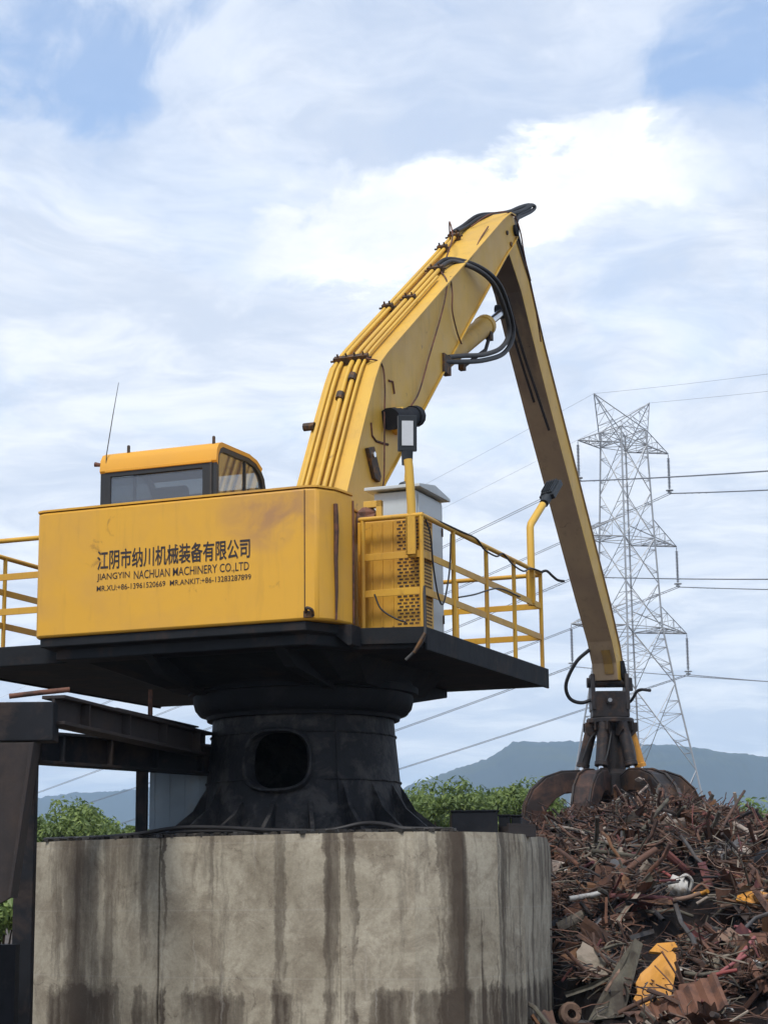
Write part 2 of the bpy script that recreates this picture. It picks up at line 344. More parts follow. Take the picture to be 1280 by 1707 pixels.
# ------------------------------------------------------------------ mesh builder
class MB:
    def __init__(s):
        s.v, s.f, s.m = [], [], []
    def add(s, vs, fs, mi=0):
        k = len(s.v)
        s.v += [tuple(p) for p in vs]
        s.f += [tuple(i + k for i in q) for q in fs]
        s.m += [mi] * len(fs)
        return s
    def box(s, lo, hi, mi=0):
        x0, y0, z0 = lo; x1, y1, z1 = hi
        return s.add([(x0, y0, z0), (x1, y0, z0), (x1, y1, z0), (x0, y1, z0), (x0, y0, z1), (x1, y0, z1), (x1, y1, z1), (x0, y1, z1)],
                     [(0, 3, 2, 1), (4, 5, 6, 7), (0, 1, 5, 4), (1, 2, 6, 5), (2, 3, 7, 6), (3, 0, 4, 7)], mi)
    def obox(s, c, size, M3, mi=0):
        hx, hy, hz = size[0] / 2, size[1] / 2, size[2] / 2
        vs = [Vector(c) + M3 @ Vector((x, y, z)) for z in (-hz, hz) for x, y in ((-hx, -hy), (hx, -hy), (hx, hy), (-hx, hy))]
        return s.add(vs, [(0, 3, 2, 1), (4, 5, 6, 7), (0, 1, 5, 4), (1, 2, 6, 5), (2, 3, 7, 6), (3, 0, 4, 7)], mi)
    def bar(s, a, b, wx, wz, mi=0):
        """rectangular bar from a to b, wx across, wz in the other cross direction (as vertical as possible)"""
        a, b = Vector(a), Vector(b)
        d = (b - a); L = d.length; d.normalize()
        ref = Vector((0, 0, 1)) if abs(d.z) < 0.95 else Vector((0, 1, 0))
        x = d.cross(ref).normalized(); z = x.cross(d)
        vs = [p + x * (sx * wx / 2) + z * (sz * wz / 2) for p in (a, b) for sx, sz in ((-1, -1), (1, -1), (1, 1), (-1, 1))]
        return s.add(vs, [(0, 1, 2, 3), (7, 6, 5, 4), (0, 4, 5, 1), (1, 5, 6, 2), (2, 6, 7, 3), (3, 7, 4, 0)], mi)
    def prism(s, poly, fn, lo, hi, mi=0):
        """polygon (a,b) swept from lo to hi; fn(a,b,t) gives the point"""
        n = len(poly)
        vs = [fn(a, b, lo) for a, b in poly] + [fn(a, b, hi) for a, b in poly]
        fs = [tuple(range(n))[::-1], tuple(range(n, 2 * n))] + [(i, (i + 1) % n, n + (i + 1) % n, n + i) for i in range(n)]
        return s.add(vs, fs, mi)
    def ring(s, outer, inner, fn, lo, hi, mi=0):
        n = len(outer)
        vs = [fn(a, b, q) for q in (lo, hi) for pl in (outer, inner) for a, b in pl]
        O0, I0, O1, I1 = 0, n, 2 * n, 3 * n
        fs = []
        for i in range(n):
            j = (i + 1) % n
            fs += [(O0 + i, O0 + j, I0 + j, I0 + i), (O1 + j, O1 + i, I1 + i, I1 + j), (O0 + j, O0 + i, O1 + i, O1 + j), (I0 + i, I0 + j, I1 + j, I1 + i)]
        return s.add(vs, fs, mi)
    def tube(s, pts, r, n=8, mi=0, cap=True):
        pts = [Vector(p) for p in pts]
        k = len(pts)
        rs = r if isinstance(r, (list, tuple)) else [r] * k
        tan = []
        for i in range(k):
            d = pts[min(i + 1, k - 1)] - pts[max(i - 1, 0)]
            tan.append(d.normalized() if d.length > 1e-9 else Vector((0, 0, 1)))
        ref = Vector((0, 0, 1)) if abs(tan[0].z) < 0.9 else Vector((1, 0, 0))
        x = tan[0].cross(ref).normalized()
        vs = []
        for i in range(k):
            x = (x - tan[i] * x.dot(tan[i])).normalized()
            y = tan[i].cross(x)
            for q in range(n):
                an = 2 * math.pi * q / n
                vs.append(pts[i] + (x * math.cos(an) + y * math.sin(an)) * rs[i])
        fs = [(i * n + q, i * n + (q + 1) % n, (i + 1) * n + (q + 1) % n, (i + 1) * n + q) for i in range(k - 1) for q in range(n)]
        if cap:
            fs += [tuple(range(n))[::-1], tuple(range((k - 1) * n, k * n))]
        return s.add(vs, fs, mi)
    def lathe(s, prof, c, n=32, mi=0, cap=True):
        cx, cy = c
        k = len(prof)
        vs = [(cx + r * math.cos(2 * math.pi * q / n), cy + r * math.sin(2 * math.pi * q / n), z) for r, z in prof for q in range(n)]
        fs = [(i * n + q, i * n + (q + 1) % n, (i + 1) * n + (q + 1) % n, (i + 1) * n + q) for i in range(k - 1) for q in range(n)]
        if cap:
            fs += [tuple(range(n))[::-1], tuple(range((k - 1) * n, k * n))]
        return s.add(vs, fs, mi)
    def mesh(s, name, mats, smooth=None):
        me = bpy.data.meshes.new(name)
        me.from_pydata(s.v, [], s.f)
        for q in (mats if isinstance(mats, list) else [mats]):
            me.materials.append(q)
        if any(s.m): me.polygons.foreach_set('material_index', s.m)
        if smooth:
            me.polygons.foreach_set('use_smooth', [True] * len(s.f))
            me.set_sharp_from_angle(angle=R(smooth))
        me.update()
        return me
    def build(s, name, mats, parent=None, smooth=None, bevel=0.0):
        o = bpy.data.objects.new(name, s.mesh(name, mats, smooth))
        col.objects.link(o)
        if parent: o.parent = parent
        if bevel:
            bv = o.modifiers.new('edge', 'BEVEL')
            bv.width, bv.segments, bv.limit_method, bv.angle_limit = bevel, 2, 'ANGLE', R(35)
        return o
def tag(o, label=None, cat=None, group=None, kind=None):
    if label: o['label'] = label
    if cat: o['category'] = cat
    if group: o['group'] = group
    if kind: o['kind'] = kind
    return o
def empty(name, loc=(0, 0, 0), rz=0.0):
    o = bpy.data.objects.new(name, None)
    o.empty_display_size = 0.3
    o.location, o.rotation_euler = loc, (0, 0, rz)
    col.objects.link(o)
    return o
def spline(pts, n=6):
    """Catmull-Rom through pts"""
    P = [Vector(p) for p in pts]
    P = [P[0] * 2 - P[1]] + P + [P[-1] * 2 - P[-2]]
    out = []
    for i in range(1, len(P) - 2):
        a, b_, c, d = P[i - 1:i + 3]
        for k in range(n):
            u = k / n
            out.append(0.5 * ((2 * b_) + (c - a) * u + (2 * a - 5 * b_ + 4 * c - d) * u * u + (3 * b_ - a - 3 * c + d) * u ** 3))
    out.append(P[-2])
    return out

# ------------------------------------------------------------------ setting: ground and hills
g = MB()
gx = [-9000, -3000, -800, -200, -60, -25, -12, -6, 0, 6, 12, 25, 60, 200, 800, 3000, 9000]
gy = [-300, -60, -15, 0, 8, 14, 20, 26, 34, 45, 70, 120, 250, 700, 2000, 5000, 9000]
rng = random.Random(3)
vs = [(x, y, rng.uniform(-0.05, 0.05)) for y in gy for x in gx]
nx = len(gx)
g.add(vs, [(j * nx + i, j * nx + i + 1, (j + 1) * nx + i + 1, (j + 1) * nx + i) for j in range(len(gy) - 1) for i in range(nx - 1)])
tag(g.build('ground', M['ground'], smooth=60), kind='structure')

def interp(tab, x):
    if x <= tab[0][0]: return tab[0][1]
    for (a, fa), (b_, fb) in zip(tab, tab[1:]):
        if x <= b_:
            u = (x - a) / (b_ - a); u = u * u * (3 - 2 * u) * 0.5 + u * 0.5
            return fa + (fb - fa) * u
    return tab[-1][1]
def hill(name, y0, ridge, span, base_w, seed):
    """ridge line table (x, height) at y0, falling to the plain on both sides"""
    mb = MB()
    n, rows = 420, 20
    for j in range(rows + 1):
        v = -1 + 2 * j / rows
        for i in range(n + 1):
            x = span[0] + (span[1] - span[0]) * i / n
            h = interp(ridge, x)
            h *= max(0, 1 - abs(v) ** 1.3)
            h += (noise.noise((x * 0.004 + seed, v * 3, 0)) * 14 + noise.noise((x * 0.03, v * 6, seed)) * 3.0 + noise.noise((x * 0.12, v * 20, seed)) * 2.2 + noise.noise((x * 0.31, v * 40, seed)) * 2.2) * (1 - abs(v)) if j not in (0, rows) else -2
            mb.v.append((x, y0 + v * base_w, h))
    mb.f = [(j * (n + 1) + i, j * (n + 1) + i + 1, (j + 1) * (n + 1) + i + 1, (j + 1) * (n + 1) + i) for j in range(rows) for i in range(n)]
    mb.m = [0] * len(mb.f)
    return tag(mb.build(name, M['hill'], smooth=80), kind='structure')
YH = 2600.0
def hx(px): return (px - 640) / 3200 * YH
def hz(px, py): return 1.6 + (1495 + (640 - px) * 0.0105 - py) / 3200 * YH * 1.0
tab = [(560, 1400), (640, 1330), (700, 1302), (760, 1277), (805, 1262), (850, 1237), (900, 1238), (960, 1244), (1050, 1246), (1130, 1249), (1200, 1259), (1290, 1273), (1420, 1300), (1600, 1350), (1900, 1420)]
hill('hills', YH, [(hx(a), hz(a, b_)) for a, b_ in tab], (hx(420), hx(2300)), 700, 1.0)
YH = 3300.0
tab2 = [(-900, 1420), (-300, 1360), (20, 1345), (80, 1331), (120, 1325), (170, 1327), (215, 1324), (300, 1310), (420, 1318), (560, 1345), (760, 1400)]
hill('hills', YH, [(hx(a), hz(a, b_)) for a, b_ in tab2], (hx(-1000), hx(800)), 700, 9.0)

# ------------------------------------------------------------------ machine frame of reference
YAW = R(22)
AX = Vector((-0.893, 20.8, 0))
fwd = Vector((math.sin(YAW), math.cos(YAW), 0)); rgt = Vector((math.cos(YAW), -math.sin(YAW), 0))
def W(x, y, z): return AX + rgt * x + fwd * y + Vector((0, 0, z))

# ------------------------------------------------------------------ concrete plinth, one slab per cast facet
ZT = 2.2
plan = [(-2.62, -1.25), (-0.78, -1.78), (1.26, -1.93), (1.95, -1.78), (2.33, -1.5), (2.53, -1.05), (2.58, -0.4), (2.35, 1.2), (1.62, 3.6), (-0.4, 4.3), (-2.6, 3.2), (-3.2, 1.0)]
plinth = empty('concrete_plinth', W(0, 0.8, 0))
tag(plinth, 'stained grey-brown cast concrete block that carries the yellow machine', 'plinth')
def cast_panel(a, b_, u0, z0=-0.1, z1=ZT, th=0.22, joint=True):
    a, b_ = Vector(a), Vector(b_)
    d = (b_ - a); L = d.length; d.normalize()
    nrm = Vector((d.y, -d.x))              # outward
    e = 0.014 if joint else -0.004
    nx_, nz_ = max(2, int(L / 0.16)), 16
    me = bpy.data.meshes.new('concrete_panel')
    V_, F_, UVs = [], [], []
    def pt(s, z, off):
        p = a + d * s + nrm * off
        return W(p.x, p.y, z) - plinth.location
    for j in range(nz_ + 1):
        for i in range(nx_ + 1):
            s = e + (L - 2 * e) * i / nx_
            z = z0 + (z1 - z0) * j / nz_
            off = 0.02 * noise.noise((s * 1.1 + u0, z * 1.1, 3.3)) + 0.008 * noise.noise(((s + u0) * 6, z * 6, 0))
            zz = z
            if j == nz_: off -= 0.012 + 0.02 * abs(noise.noise(((s + u0) * 4, 1, 7))); zz += 0.012 * noise.noise(((s + u0) * 3, 2, 0))
            if i in (0, nx_) and joint: off -= 0.012 + 0.012 * abs(noise.noise((u0, z * 5, 2)))
            V_.append(pt(s, zz, off)); UVs.append((u0 + s, z))
    fr = lambda i, j: j * (nx_ + 1) + i
    for j in range(nz_):
        for i in range(nx_):
            F_.append((fr(i, j), fr(i + 1, j), fr(i + 1, j + 1), fr(i, j + 1)))
    k = len(V_)
    for s, z in ((e, z0), (L - e, z0), (L - e, z1), (e, z1)):
        V_.append(pt(s, z, -th)); UVs.append((u0 + s, z))
    F_.append((k + 3, k + 2, k + 1, k))
    F_.append(tuple(fr(i, nz_) for i in range(nx_ + 1)) + (k + 2, k + 3))
    F_.append((k, k + 3) + tuple(fr(0, j) for j in range(nz_, -1, -1)))
    F_.append((k + 2, k + 1) + tuple(fr(nx_, j) for j in range(nz_ + 1)))
    me.from_pydata(V_, [], F_)
    ul = me.uv_layers.new(name='UVMap')
    for lp_ in me.loops: ul.data[lp_.index].uv = UVs[lp_.vertex_index]
    me.materials.append(M['concrete'])
    me.polygons.foreach_set('use_smooth', [True] * len(F_)); me.set_sharp_from_angle(angle=R(40))
    o = bpy.data.objects.new('concrete_panel', me); col.objects.link(o); o.parent = plinth
    return L
u0 = 0.0
for i in range(len(plan)):
    u0 += cast_panel(plan[i], plan[(i + 1) % len(plan)], u0, joint=i < 2 or i > 6)
core = MB()
cc = Vector((sum(p[0] for p in plan) / len(plan), sum(p[1] for p in plan) / len(plan)))
ins = [cc + (Vector(p) - cc) * 0.975 for p in plan]
core.prism([(p.x, p.y) for p in ins], lambda a, b_, z: W(a, b_, z) - plinth.location, -0.1, ZT - 0.012)
core.build('top_slab', M['grime'], plinth)

# ------------------------------------------------------------------ the machine
H = empty('material_handler', AX, -YAW)
tag(H, 'yellow stationary scrap handler with long boom on a black pedestal', 'scrap handler')

# pedestal
def arc_pt(th, z, r):
    return (r * math.sin(th), -r * math.cos(th), z)
def ped_r(z):
    tabp = [(2.24, 1.12), (2.45, 1.085), (2.75, 1.045), (3.05, 1.015), (3.3, 0.99), (3.5, 0.975)]
    for (a, fa), (b_, fb) in zip(tabp, tabp[1:]):
        if z <= b_: return fa + (fb - fa) * (z - a) / (b_ - a)
    return 0.975
# manhole: rim and dark recess, centred on the side that faces the camera
hc, hr_, hh = R(9), 0.375, 0.32
def sup(an, rx, rz, p=2.7):
    c, s_ = math.cos(an), math.sin(an)
    return (math.copysign(abs(c) ** (2 / p), c) * rx, math.copysign(abs(s_) ** (2 / p), s_) * rz)
pb = MB()
NS, zs = 200, [2.24] + [2.45 + 0.03 * k for k in range(36)]
pb.lathe([(1.32, 2.2), (1.32, 2.235), (1.12, 2.24)], (0, 0), 64)
pv_ = [(ped_r(z) * math.sin(2 * math.pi * q / NS), -ped_r(z) * math.cos(2 * math.pi * q / NS), z) for z in zs for q in range(NS)]
pf_ = []
for j in range(len(zs) - 1):
    for q in range(NS):
        th = 2 * math.pi * (q + 0.5) / NS; th = th - 2 * math.pi if th > math.pi else th
        zc_ = (zs[j] + zs[j + 1]) / 2
        if abs((th - hc) * 1.08 / hr_) ** 2.7 + abs((zc_ - 2.985) / hh) ** 2.7 < 0.95: continue
        pf_.append((j * NS + q, j * NS + (q + 1) % NS, (j + 1) * NS + (q + 1) % NS, (j + 1) * NS + q))
pb.add(pv_, pf_)
ped = pb.build('pedestal', M['pedestal'], H, smooth=35)
rim = MB()
nn = 40
prof = [(1.07, 1.02), (1.0, 1.055), (0.99, 1.075), (0.93, 1.075), (0.91, 1.05), (0.90, 0.90)]
vs, fs = [], []
for (sc_, rmul) in prof:
    for q in range(nn):
        dx, dz = sup(2 * math.pi * q / nn, hr_ * sc_, hh * sc_)
        z = 2.985 + dz
        rr = ped_r(z) * rmul - (0.02 if rmul == 1.0 else 0) + 0.0
        th = hc + dx / 1.08
        vs.append(arc_pt(th, z, rr))
for i in range(len(prof) - 1):
    for q in range(nn):
        fs.append((i * nn + q, i * nn + (q + 1) % nn, (i + 1) * nn + (q + 1) % nn, (i + 1) * nn + q))
rim.add(vs, fs).build('manhole_rim', M['pedestal'], ped, smooth=50)
for k in range(18):
    th = R(k * 20 + 8)
    zt_ = 2.60 if abs(((k * 20 + 8 - 9 + 180) % 360) - 180) < 26 else 2.78
    gm = MB()
    d = Vector((math.sin(th), -math.cos(th), 0)); p = Vector((math.cos(th), math.sin(th), 0))
    gm.prism([(1.02, 2.236), (1.50, 2.236), (1.49, 2.265), (1.20, 2.50 if zt_ > 2.7 else 2.44), (1.13, 2.62 if zt_ > 2.7 else 2.52), (1.03, zt_)],
             lambda a, b_, t_: d * a + p * t_ + Vector((0, 0, b_)), -0.02, 0.02)
    gm.build('gusset', M['pedestal'], ped)
for zw in (2.79, 3.28):
    e = MB(); e.tube([arc_pt(R(a_), zw + 0.004 * math.sin(a_ * 1.7), ped_r(zw) + 0.006) for a_ in (range(36, 360, 6) if zw < 3.2 else range(0, 361, 6))], 0.011, 5); e.build('weld_bead', M['pedestal'], ped)
e = MB(); e.tube([arc_pt(R(44), z, ped_r(z) + 0.006) for z in (2.3, 2.6, 2.9, 3.2, 3.44)], 0.010, 5); e.build('weld_bead', M['pedestal'], ped)
MB().lathe([(1.30, 2.205), (1.56, 2.205), (1.56, 2.236), (1.30, 2.236)], (0, 0), 64).build('base_flange', M['pedestal'], ped, smooth=30)
for k in range(36):
    th = R(k * 10 + 3)
    MB().lathe([(0.022, 2.236), (0.022, 2.262), (0.012, 2.262), (0.012, 2.285)], (1.53 * math.sin(th), -1.53 * math.cos(th)), 6).build('anchor_bolt', M['black_steel'], ped)
MB().lathe([(0.9, 3.46), (1.04, 3.46), (1.05, 3.50), (1.12, 3.52), (1.17, 3.58), (1.19, 3.66), (1.19, 3.72), (1.245, 3.73), (1.245, 3.80), (1.20, 3.81), (1.20, 3.985), (0.9, 3.985)], (0, 0), 64).build('slewing_ring', M['black_steel'], H, smooth=35)
for k in range(40):
    th = R(k * 9)
    MB().lathe([(0.018, 3.53), (0.018, 3.575), (0.01, 3.575)], (1.12 * math.sin(th), -1.12 * math.cos(th)), 6).build('ring_bolt', M['black_steel'], bpy.data.objects['slewing_ring'])

# deck
ZD = 4.2
dk = MB()
deck_plan = [(-3.15, -2.0), (-1.75, -2.0), (-1.75, -2.22), (1.06, -2.22), (1.36, -1.62), (1.95, -1.46), (1.95, 2.55), (-3.15, 2.55)]
dk.prism(deck_plan, lambda a, b_, z: (a, b_, z), 3.985, ZD - 0.006)
deck = dk.build('deck', M['dark_steel'], H, bevel=0.012)
e = MB(); e.box((1.955, -1.44, 3.97), (1.985, 2.58, 4.20)); e.build('edge_channel', M['dark_steel'], deck, bevel=0.008)
e = MB(); e.box((-3.19, -2.03, 3.97), (-3.155, 2.58, 4.19)); e.build('edge_channel', M['dark_steel'], deck, bevel=0.008)
e = MB(); e.prism([(1.37, -1.66), (1.985, -1.50), (1.985, -1.465), (1.37, -1.63)], lambda a, b_, z: (a, b_, z), 4.03, 4.195); e.build('edge_channel', M['dark_steel'], deck, bevel=0.006)
# tapered main frame under the counterweight
fr_ = MB()
for s in (-1, 1):
    x0 = s * 0.72
    fr_.prism([(-2.2, 4.0), (-1.9, 3.82), (-1.0, 3.70), (1.0, 3.70), (2.4, 3.9), (2.4, 4.0)], lambda a, b_, x: (x, a, b_), x0 - 0.06, x0 + 0.06)
fr_.build('frame_girder', M['dark_steel'], deck, bevel=0.01)
# tail frame plates hanging below the counterweight
tp = MB()
tp.prism([(-1.88, -2.32), (1.08, -2.32), (1.33, -1.80), (1.33, -1.2), (-1.88, -1.2)], lambda a, b_, z: (a, b_, z), 4.11, 4.20)
tp.build('tail_plate', M['dark_steel'], deck, bevel=0.01)
wf = MB()
wt_ = [(-1.86, -2.30, 4.112), (1.08, -2.30, 4.112), (1.30, -1.75, 4.10), (1.30, 0.9, 3.99), (-1.6, 0.9, 3.99), (-1.86, -1.6, 4.10)]
wb_ = [(-1.05, -1.15, 3.76), (0.95, -1.15, 3.76), (1.10, -0.85, 3.74), (1.10, 0.8, 3.74), (-1.10, 0.8, 3.74), (-1.12, -0.9, 3.75)]
wf.add(wt_ + wb_, [(0, 1, 2, 3, 4, 5), (11, 10, 9, 8, 7, 6)] + [((i + 1) % 6, i, 6 + i, 6 + (i + 1) % 6) for i in range(6)])
wf.build('tail_frame', M['dark_steel'], deck, bevel=0.01)
br = MB()
br.prism([(1.1, 4.195), (1.40, 4.195), (1.40, 4.0), (1.37, 3.985)], lambda a, b_, y: (a, y, b_), -1.95, -1.72)
br.build('corner_gusset', M['gantry'], deck, bevel=0.006)

# counterweight with rounded right corner
cw = MB()
cp = [(-1.97, -2.22), (-1.93, -2.32), (-1.86, -2.35), (1.10, -2.35), (1.20, -2.315), (1.315, -2.12), (1.355, -1.80), (1.30, -1.70), (1.15, -1.66), (1.05, -0.9), (-1.97, -0.9)]
cw.prism(cp, lambda a, b_, z: (a, b_, z), 4.205, 5.50)
body = cw.build('counterweight_body', M['yellow'], H, smooth=32, bevel=0.025)
# roof sheet with slight lip
rf = MB()
rf.prism([(a * 1.003, b_ - 0.004 if b_ < -1 else b_) for a, b_ in cp], lambda a, b_, z: (a, b_, z), 5.505, 5.525)
rf.build('top_lip', M['yellow'], body, smooth=32)
# vertical panel seams
def seam(x, y, z0, z1, wd=0.012, mt='clamp', dd=0.006):
    e = MB(); e.box((x - wd / 2, y - dd, z0), (x + wd / 2, y, z1)); return e.build('panel_seam', M[mt], body)
seam(1.085, -2.352, 4.23, 5.48, 0.008)
e = MB(); e.tube([(1.318, -2.135, 5.36), (1.322, -2.13, 5.1), (1.318, -2.135, 4.8), (1.322, -2.13, 4.5), (1.318, -2.135, 4.22)], [0.022, 0.026, 0.02, 0.016, 0.01], 6); e.build('rusty_seam', M['rust_pipe'], body, smooth=60)
e = MB(); e.tube([(1.36, -1.80, 4.22), (1.36, -1.80, 5.45)], 0.010, 6); e.build('panel_seam', M['rust_pipe'], body)
# lashing eye low on the corner
e = MB(); e.tube(spline([(1.10, -2.36, 4.27), (1.13, -2.41, 4.31), (1.18, -2.40, 4.29), (1.17, -2.35, 4.24)], 5), 0.016, 6); e.box((1.08, -2.375, 4.225), (1.17, -2.352, 4.29)); e.build('lashing_eye', M['clamp'], body)
# lettering
def letters(txt, x0, x1, z0, z1, bold):
    cu = bpy.data.curves.new('lettering', 'FONT')
    cu.body = txt
    cu.resolution_u = 3
    cu.offset = bold
    o = bpy.data.objects.new('lettering', cu)
    col.objects.link(o)
    bpy.context.view_layer.update()
    me = bpy.data.meshes.new_from_object(o.evaluated_get(bpy.context.evaluated_depsgraph_get()))
    bpy.data.objects.remove(o)
    xs = [v.co.x for v in me.vertices]; ys = [v.co.y for v in me.vertices]
    ax, bx, ay, by = min(xs), max(xs), min(ys), max(ys)
    for v in me.vertices:
        v.co = (x0 + (v.co.x - ax) / (bx - ax) * (x1 - x0), -2.3535, z0 + (v.co.y - ay) / (by - ay) * (z1 - z0))
    me.materials.clear(); me.materials.append(M['letters'])
    q = bpy.data.objects.new('lettering', me); col.objects.link(q); q.parent = body
    return q
letters('江阴市纳川机械装备有限公司', -1.21, 0.50, 4.85, 5.055, 0.016)
def lx(q): return -1.21 + (q - 90) / 1068 * 1.70
for word, q0, q1 in (('JIANGYIN', 90, 326), ('NACHUAN', 356, 610), ('MACHINERY', 632, 940), ('CO.,LTD', 958, 1158)):
    letters(word, lx(q0), lx(q1), 4.733 if word != 'CO.,LTD' else 4.720, 4.818, 0.004)
letters('MR.XU:+86-13961520669', lx(90), lx(580), 4.638, 4.694, 0.003)
letters('MR.ANKIT:+86-13283287899', lx(612), lx(1172), 4.638, 4.694, 0.003)

# machinery house behind the counterweight and the side enclosure with vents
mhouse = MB()
mhouse.box((-0.45, -0.88, 4.205), (1.05, 1.6, 5.45))
mhouse.build('machinery_house', M['yellow'], H, bevel=0.03)
en = MB()
en.box((1.20, -1.32, 4.205), (1.90, -1.0, 5.33))
encl = en.build('side_enclosure', M['rail_yellow'], H, bevel=0.015)
# pressed ribs, and dark blocks on the sheet standing in for shade inside the vent holes
for x in (1.36, 1.47, 1.585):
    e = MB(); e.box((x - 0.01, -1.332, 4.24), (x + 0.01, -1.322, 5.30)); e.build('pressed_rib', M['rail_yellow'], encl)
def slots(fn, nu, nv, name):
    e = MB()
    for i in range(nu):
        for j in range(nv):
            a, b_ = fn(i, j)
            if fn.__name__ == 'rear':
                e.box((a - 0.02, -1.3245, b_ - 0.008), (a + 0.02, -1.3205, b_ + 0.008))
            else:
                e.box((1.9005, a - 0.016, b_ - 0.008), (1.9045, a + 0.016, b_ + 0.008))
    o = e.build(name, M['clamp'], encl); o['kind'] = 'stuff'
def rear(i, j): return 1.655 + i * 0.062 + (0.02 if j % 2 else 0), 4.26 + j * 0.0345
def side(i, j): return -1.29 + i * 0.05 + (0.012 if j % 2 else 0), 4.26 + j * 0.0345
slots(rear, 4, 31, 'vent_slot_shade'); slots(side, 5, 31, 'vent_slot_shade')

# cab
cab = empty('cab', (0, 0, 0)); cab.parent = H
XL, XR = -2.0, -0.57
sp = [(-1.0, 4.3), (-1.0, 6.22), (-0.985, 6.34), (-0.94, 6.41), (-0.87, 6.44), (-0.2, 6.45), (0.0, 6.42), (0.14, 6.35), (0.22, 6.25), (0.26, 6.1), (0.32, 5.2), (0.32, 4.3)]
cb = MB(); cb.box((XL + 0.01, -0.99, 4.21), (XR - 0.01, 0.31, 5.30)); cb.build('lower_body', M['cab_yellow'], cab, bevel=0.02)
# roof cap: strip along the profile
top = [p for p in sp[1:8]]
inn = [(a * 0.94 + -0.02, b_ - 0.045) for a, b_ in top]
ro = MB(); ro.prism(top + inn[::-1], lambda a, b_, x: (x, a, b_), XL - 0.004, XR + 0.004)
roof = ro.build('roof', M['cab_yellow'], cab, smooth=40)
e = MB(); e.box((XL + 0.06, -1.005, 6.20), (XR - 0.055, -0.985, 6.235)); e.build('drip_rail', M['cab_yellow'], roof, bevel=0.006)
for x, y in ((XL + 0.3, -0.9), (XR - 0.08, -0.9), (XR - 0.12, 0.05)):
    e = MB(); e.lathe([(0.018, 6.42), (0.018, 6.50), (0.012, 6.51)], (x, y), 8); e.build('roof_lug', M['clamp'], roof)
e = MB(); e.tube([(XL - 0.005, -0.98, 6.30), (XL - 0.07, -0.99, 6.31)], [0.02, 0.028], 8); e.build('marker_knob', M['rust_pipe'], roof)
# side frames: ring following the profile, inner opening inset
def inset(poly, d):
    c = Vector((sum(p[0] for p in poly) / len(poly), 5.75)); out = []
    for a, b_ in poly:
        out.append((a + (c.x - a) * d * 1.15, b_ + (c.y - b_) * d))
    return out
side_prof = [(-0.98, 5.25), (-0.98, 6.20), (-0.965, 6.31), (-0.92, 6.375), (-0.86, 6.398), (-0.2, 6.408), (-0.01, 6.382), (0.12, 6.318), (0.20, 6.24), (0.245, 6.1), (0.30, 5.25)]
win = [(-0.93, 5.40), (-0.93, 6.20), (-0.92, 6.27), (-0.89, 6.32), (-0.84, 6.34), (-0.21, 6.35), (-0.04, 6.33), (0.07, 6.27), (0.135, 6.20), (0.175, 6.08), (0.23, 5.40)]
for x0, x1 in ((XR - 0.052, XR), (XL, XL + 0.052)):
    e = MB(); e.ring(side_prof, win, lambda a, b_, x: (x, a, b_), x0, x1); f_ = e.build('window_frame', M['frame_black'], cab, smooth=40)
    xm = (x0 + x1) / 2
    e = MB(); e.prism(win, lambda a, b_, x: (x, a, b_), xm - 0.004, xm + 0.004); e.build('window_pane', M['glass'], f_)
    e = MB(); e.box((x0 + 0.008, -0.285, 5.40), (x1 - 0.008, -0.255, 6.383)); e.build('window_mullion', M['frame_black'], f_)
rp = [(XL + 0.055, 5.25), (XL + 0.055, 6.20), (XR - 0.055, 6.20), (XR - 0.055, 5.25)]
rw = [(XL + 0.13, 5.40), (XL + 0.13, 6.15), (XR - 0.17, 6.15), (XR - 0.17, 5.40)]
e = MB(); e.ring(rp, rw, lambda a, b_, y: (a, y, b_), -0.99, -0.95); f_ = e.build('rear_window_frame', M['frame_black'], cab, bevel=0.006)
e = MB(); e.box((rw[0][0] - 0.01, -0.974, 5.4), (rw[2][0] + 0.01, -0.966, 6.14)); e.build('window_pane', M['glass_dark'], f_)
e = MB(); e.box((XR - 0.075, -0.998, 5.4), (XR - 0.052, -0.991, 6.2)); e.build('weather_strip', M['hose_grey'], f_)
fp = [(XL + 0.055, 5.25), (XL + 0.055, 6.15), (XR - 0.055, 6.15), (XR - 0.055, 5.25)]
fq = [(XL + 0.13, 5.40), (XL + 0.13, 6.05), (XR - 0.13, 6.05), (XR - 0.13, 5.40)]
e = MB(); e.ring(fp, fq, lambda a, b_, y: (a, y - (b_ - 5.25) * 0.055, b_), 0.24, 0.29); f_ = e.build('front_window_frame', M['frame_black'], cab)
e = MB(); e.box((fq[0][0] - 0.01, 0.225, 5.4), (fq[2][0] + 0.01, 0.232, 6.06)); e.build('window_pane', M['glass'], f_)
e = MB(); e.box((-1.55, -0.55, 5.3), (-1.05, -0.1, 5.45)); e.prism([(-0.6, 5.4), (-0.5, 5.4), (-0.62, 6.05), (-0.72, 6.05)], lambda a, b_, x: (x, a, b_), -1.52, -1.08); e.build('driver_seat', M['seat'], cab, bevel=0.04)
e = MB(); e.tube([(-1.93, -0.98, 6.0), (-1.93, -0.985, 6.4), (-1.86, -0.98, 6.85), (-1.80, -0.97, 7.22)], [0.007, 0.006, 0.005, 0.003], 5); e.build('whip_antenna', M['hose_grey'], cab)
# little hardware on the body's top
e = MB(); e.box((-0.30, -0.7, 5.5), (-0.22, -0.6, 5.83)); e.box((-0.36, -0.72, 5.80), (-0.16, -0.58, 5.84)); e.build('mirror_bracket', M['clamp'], H)

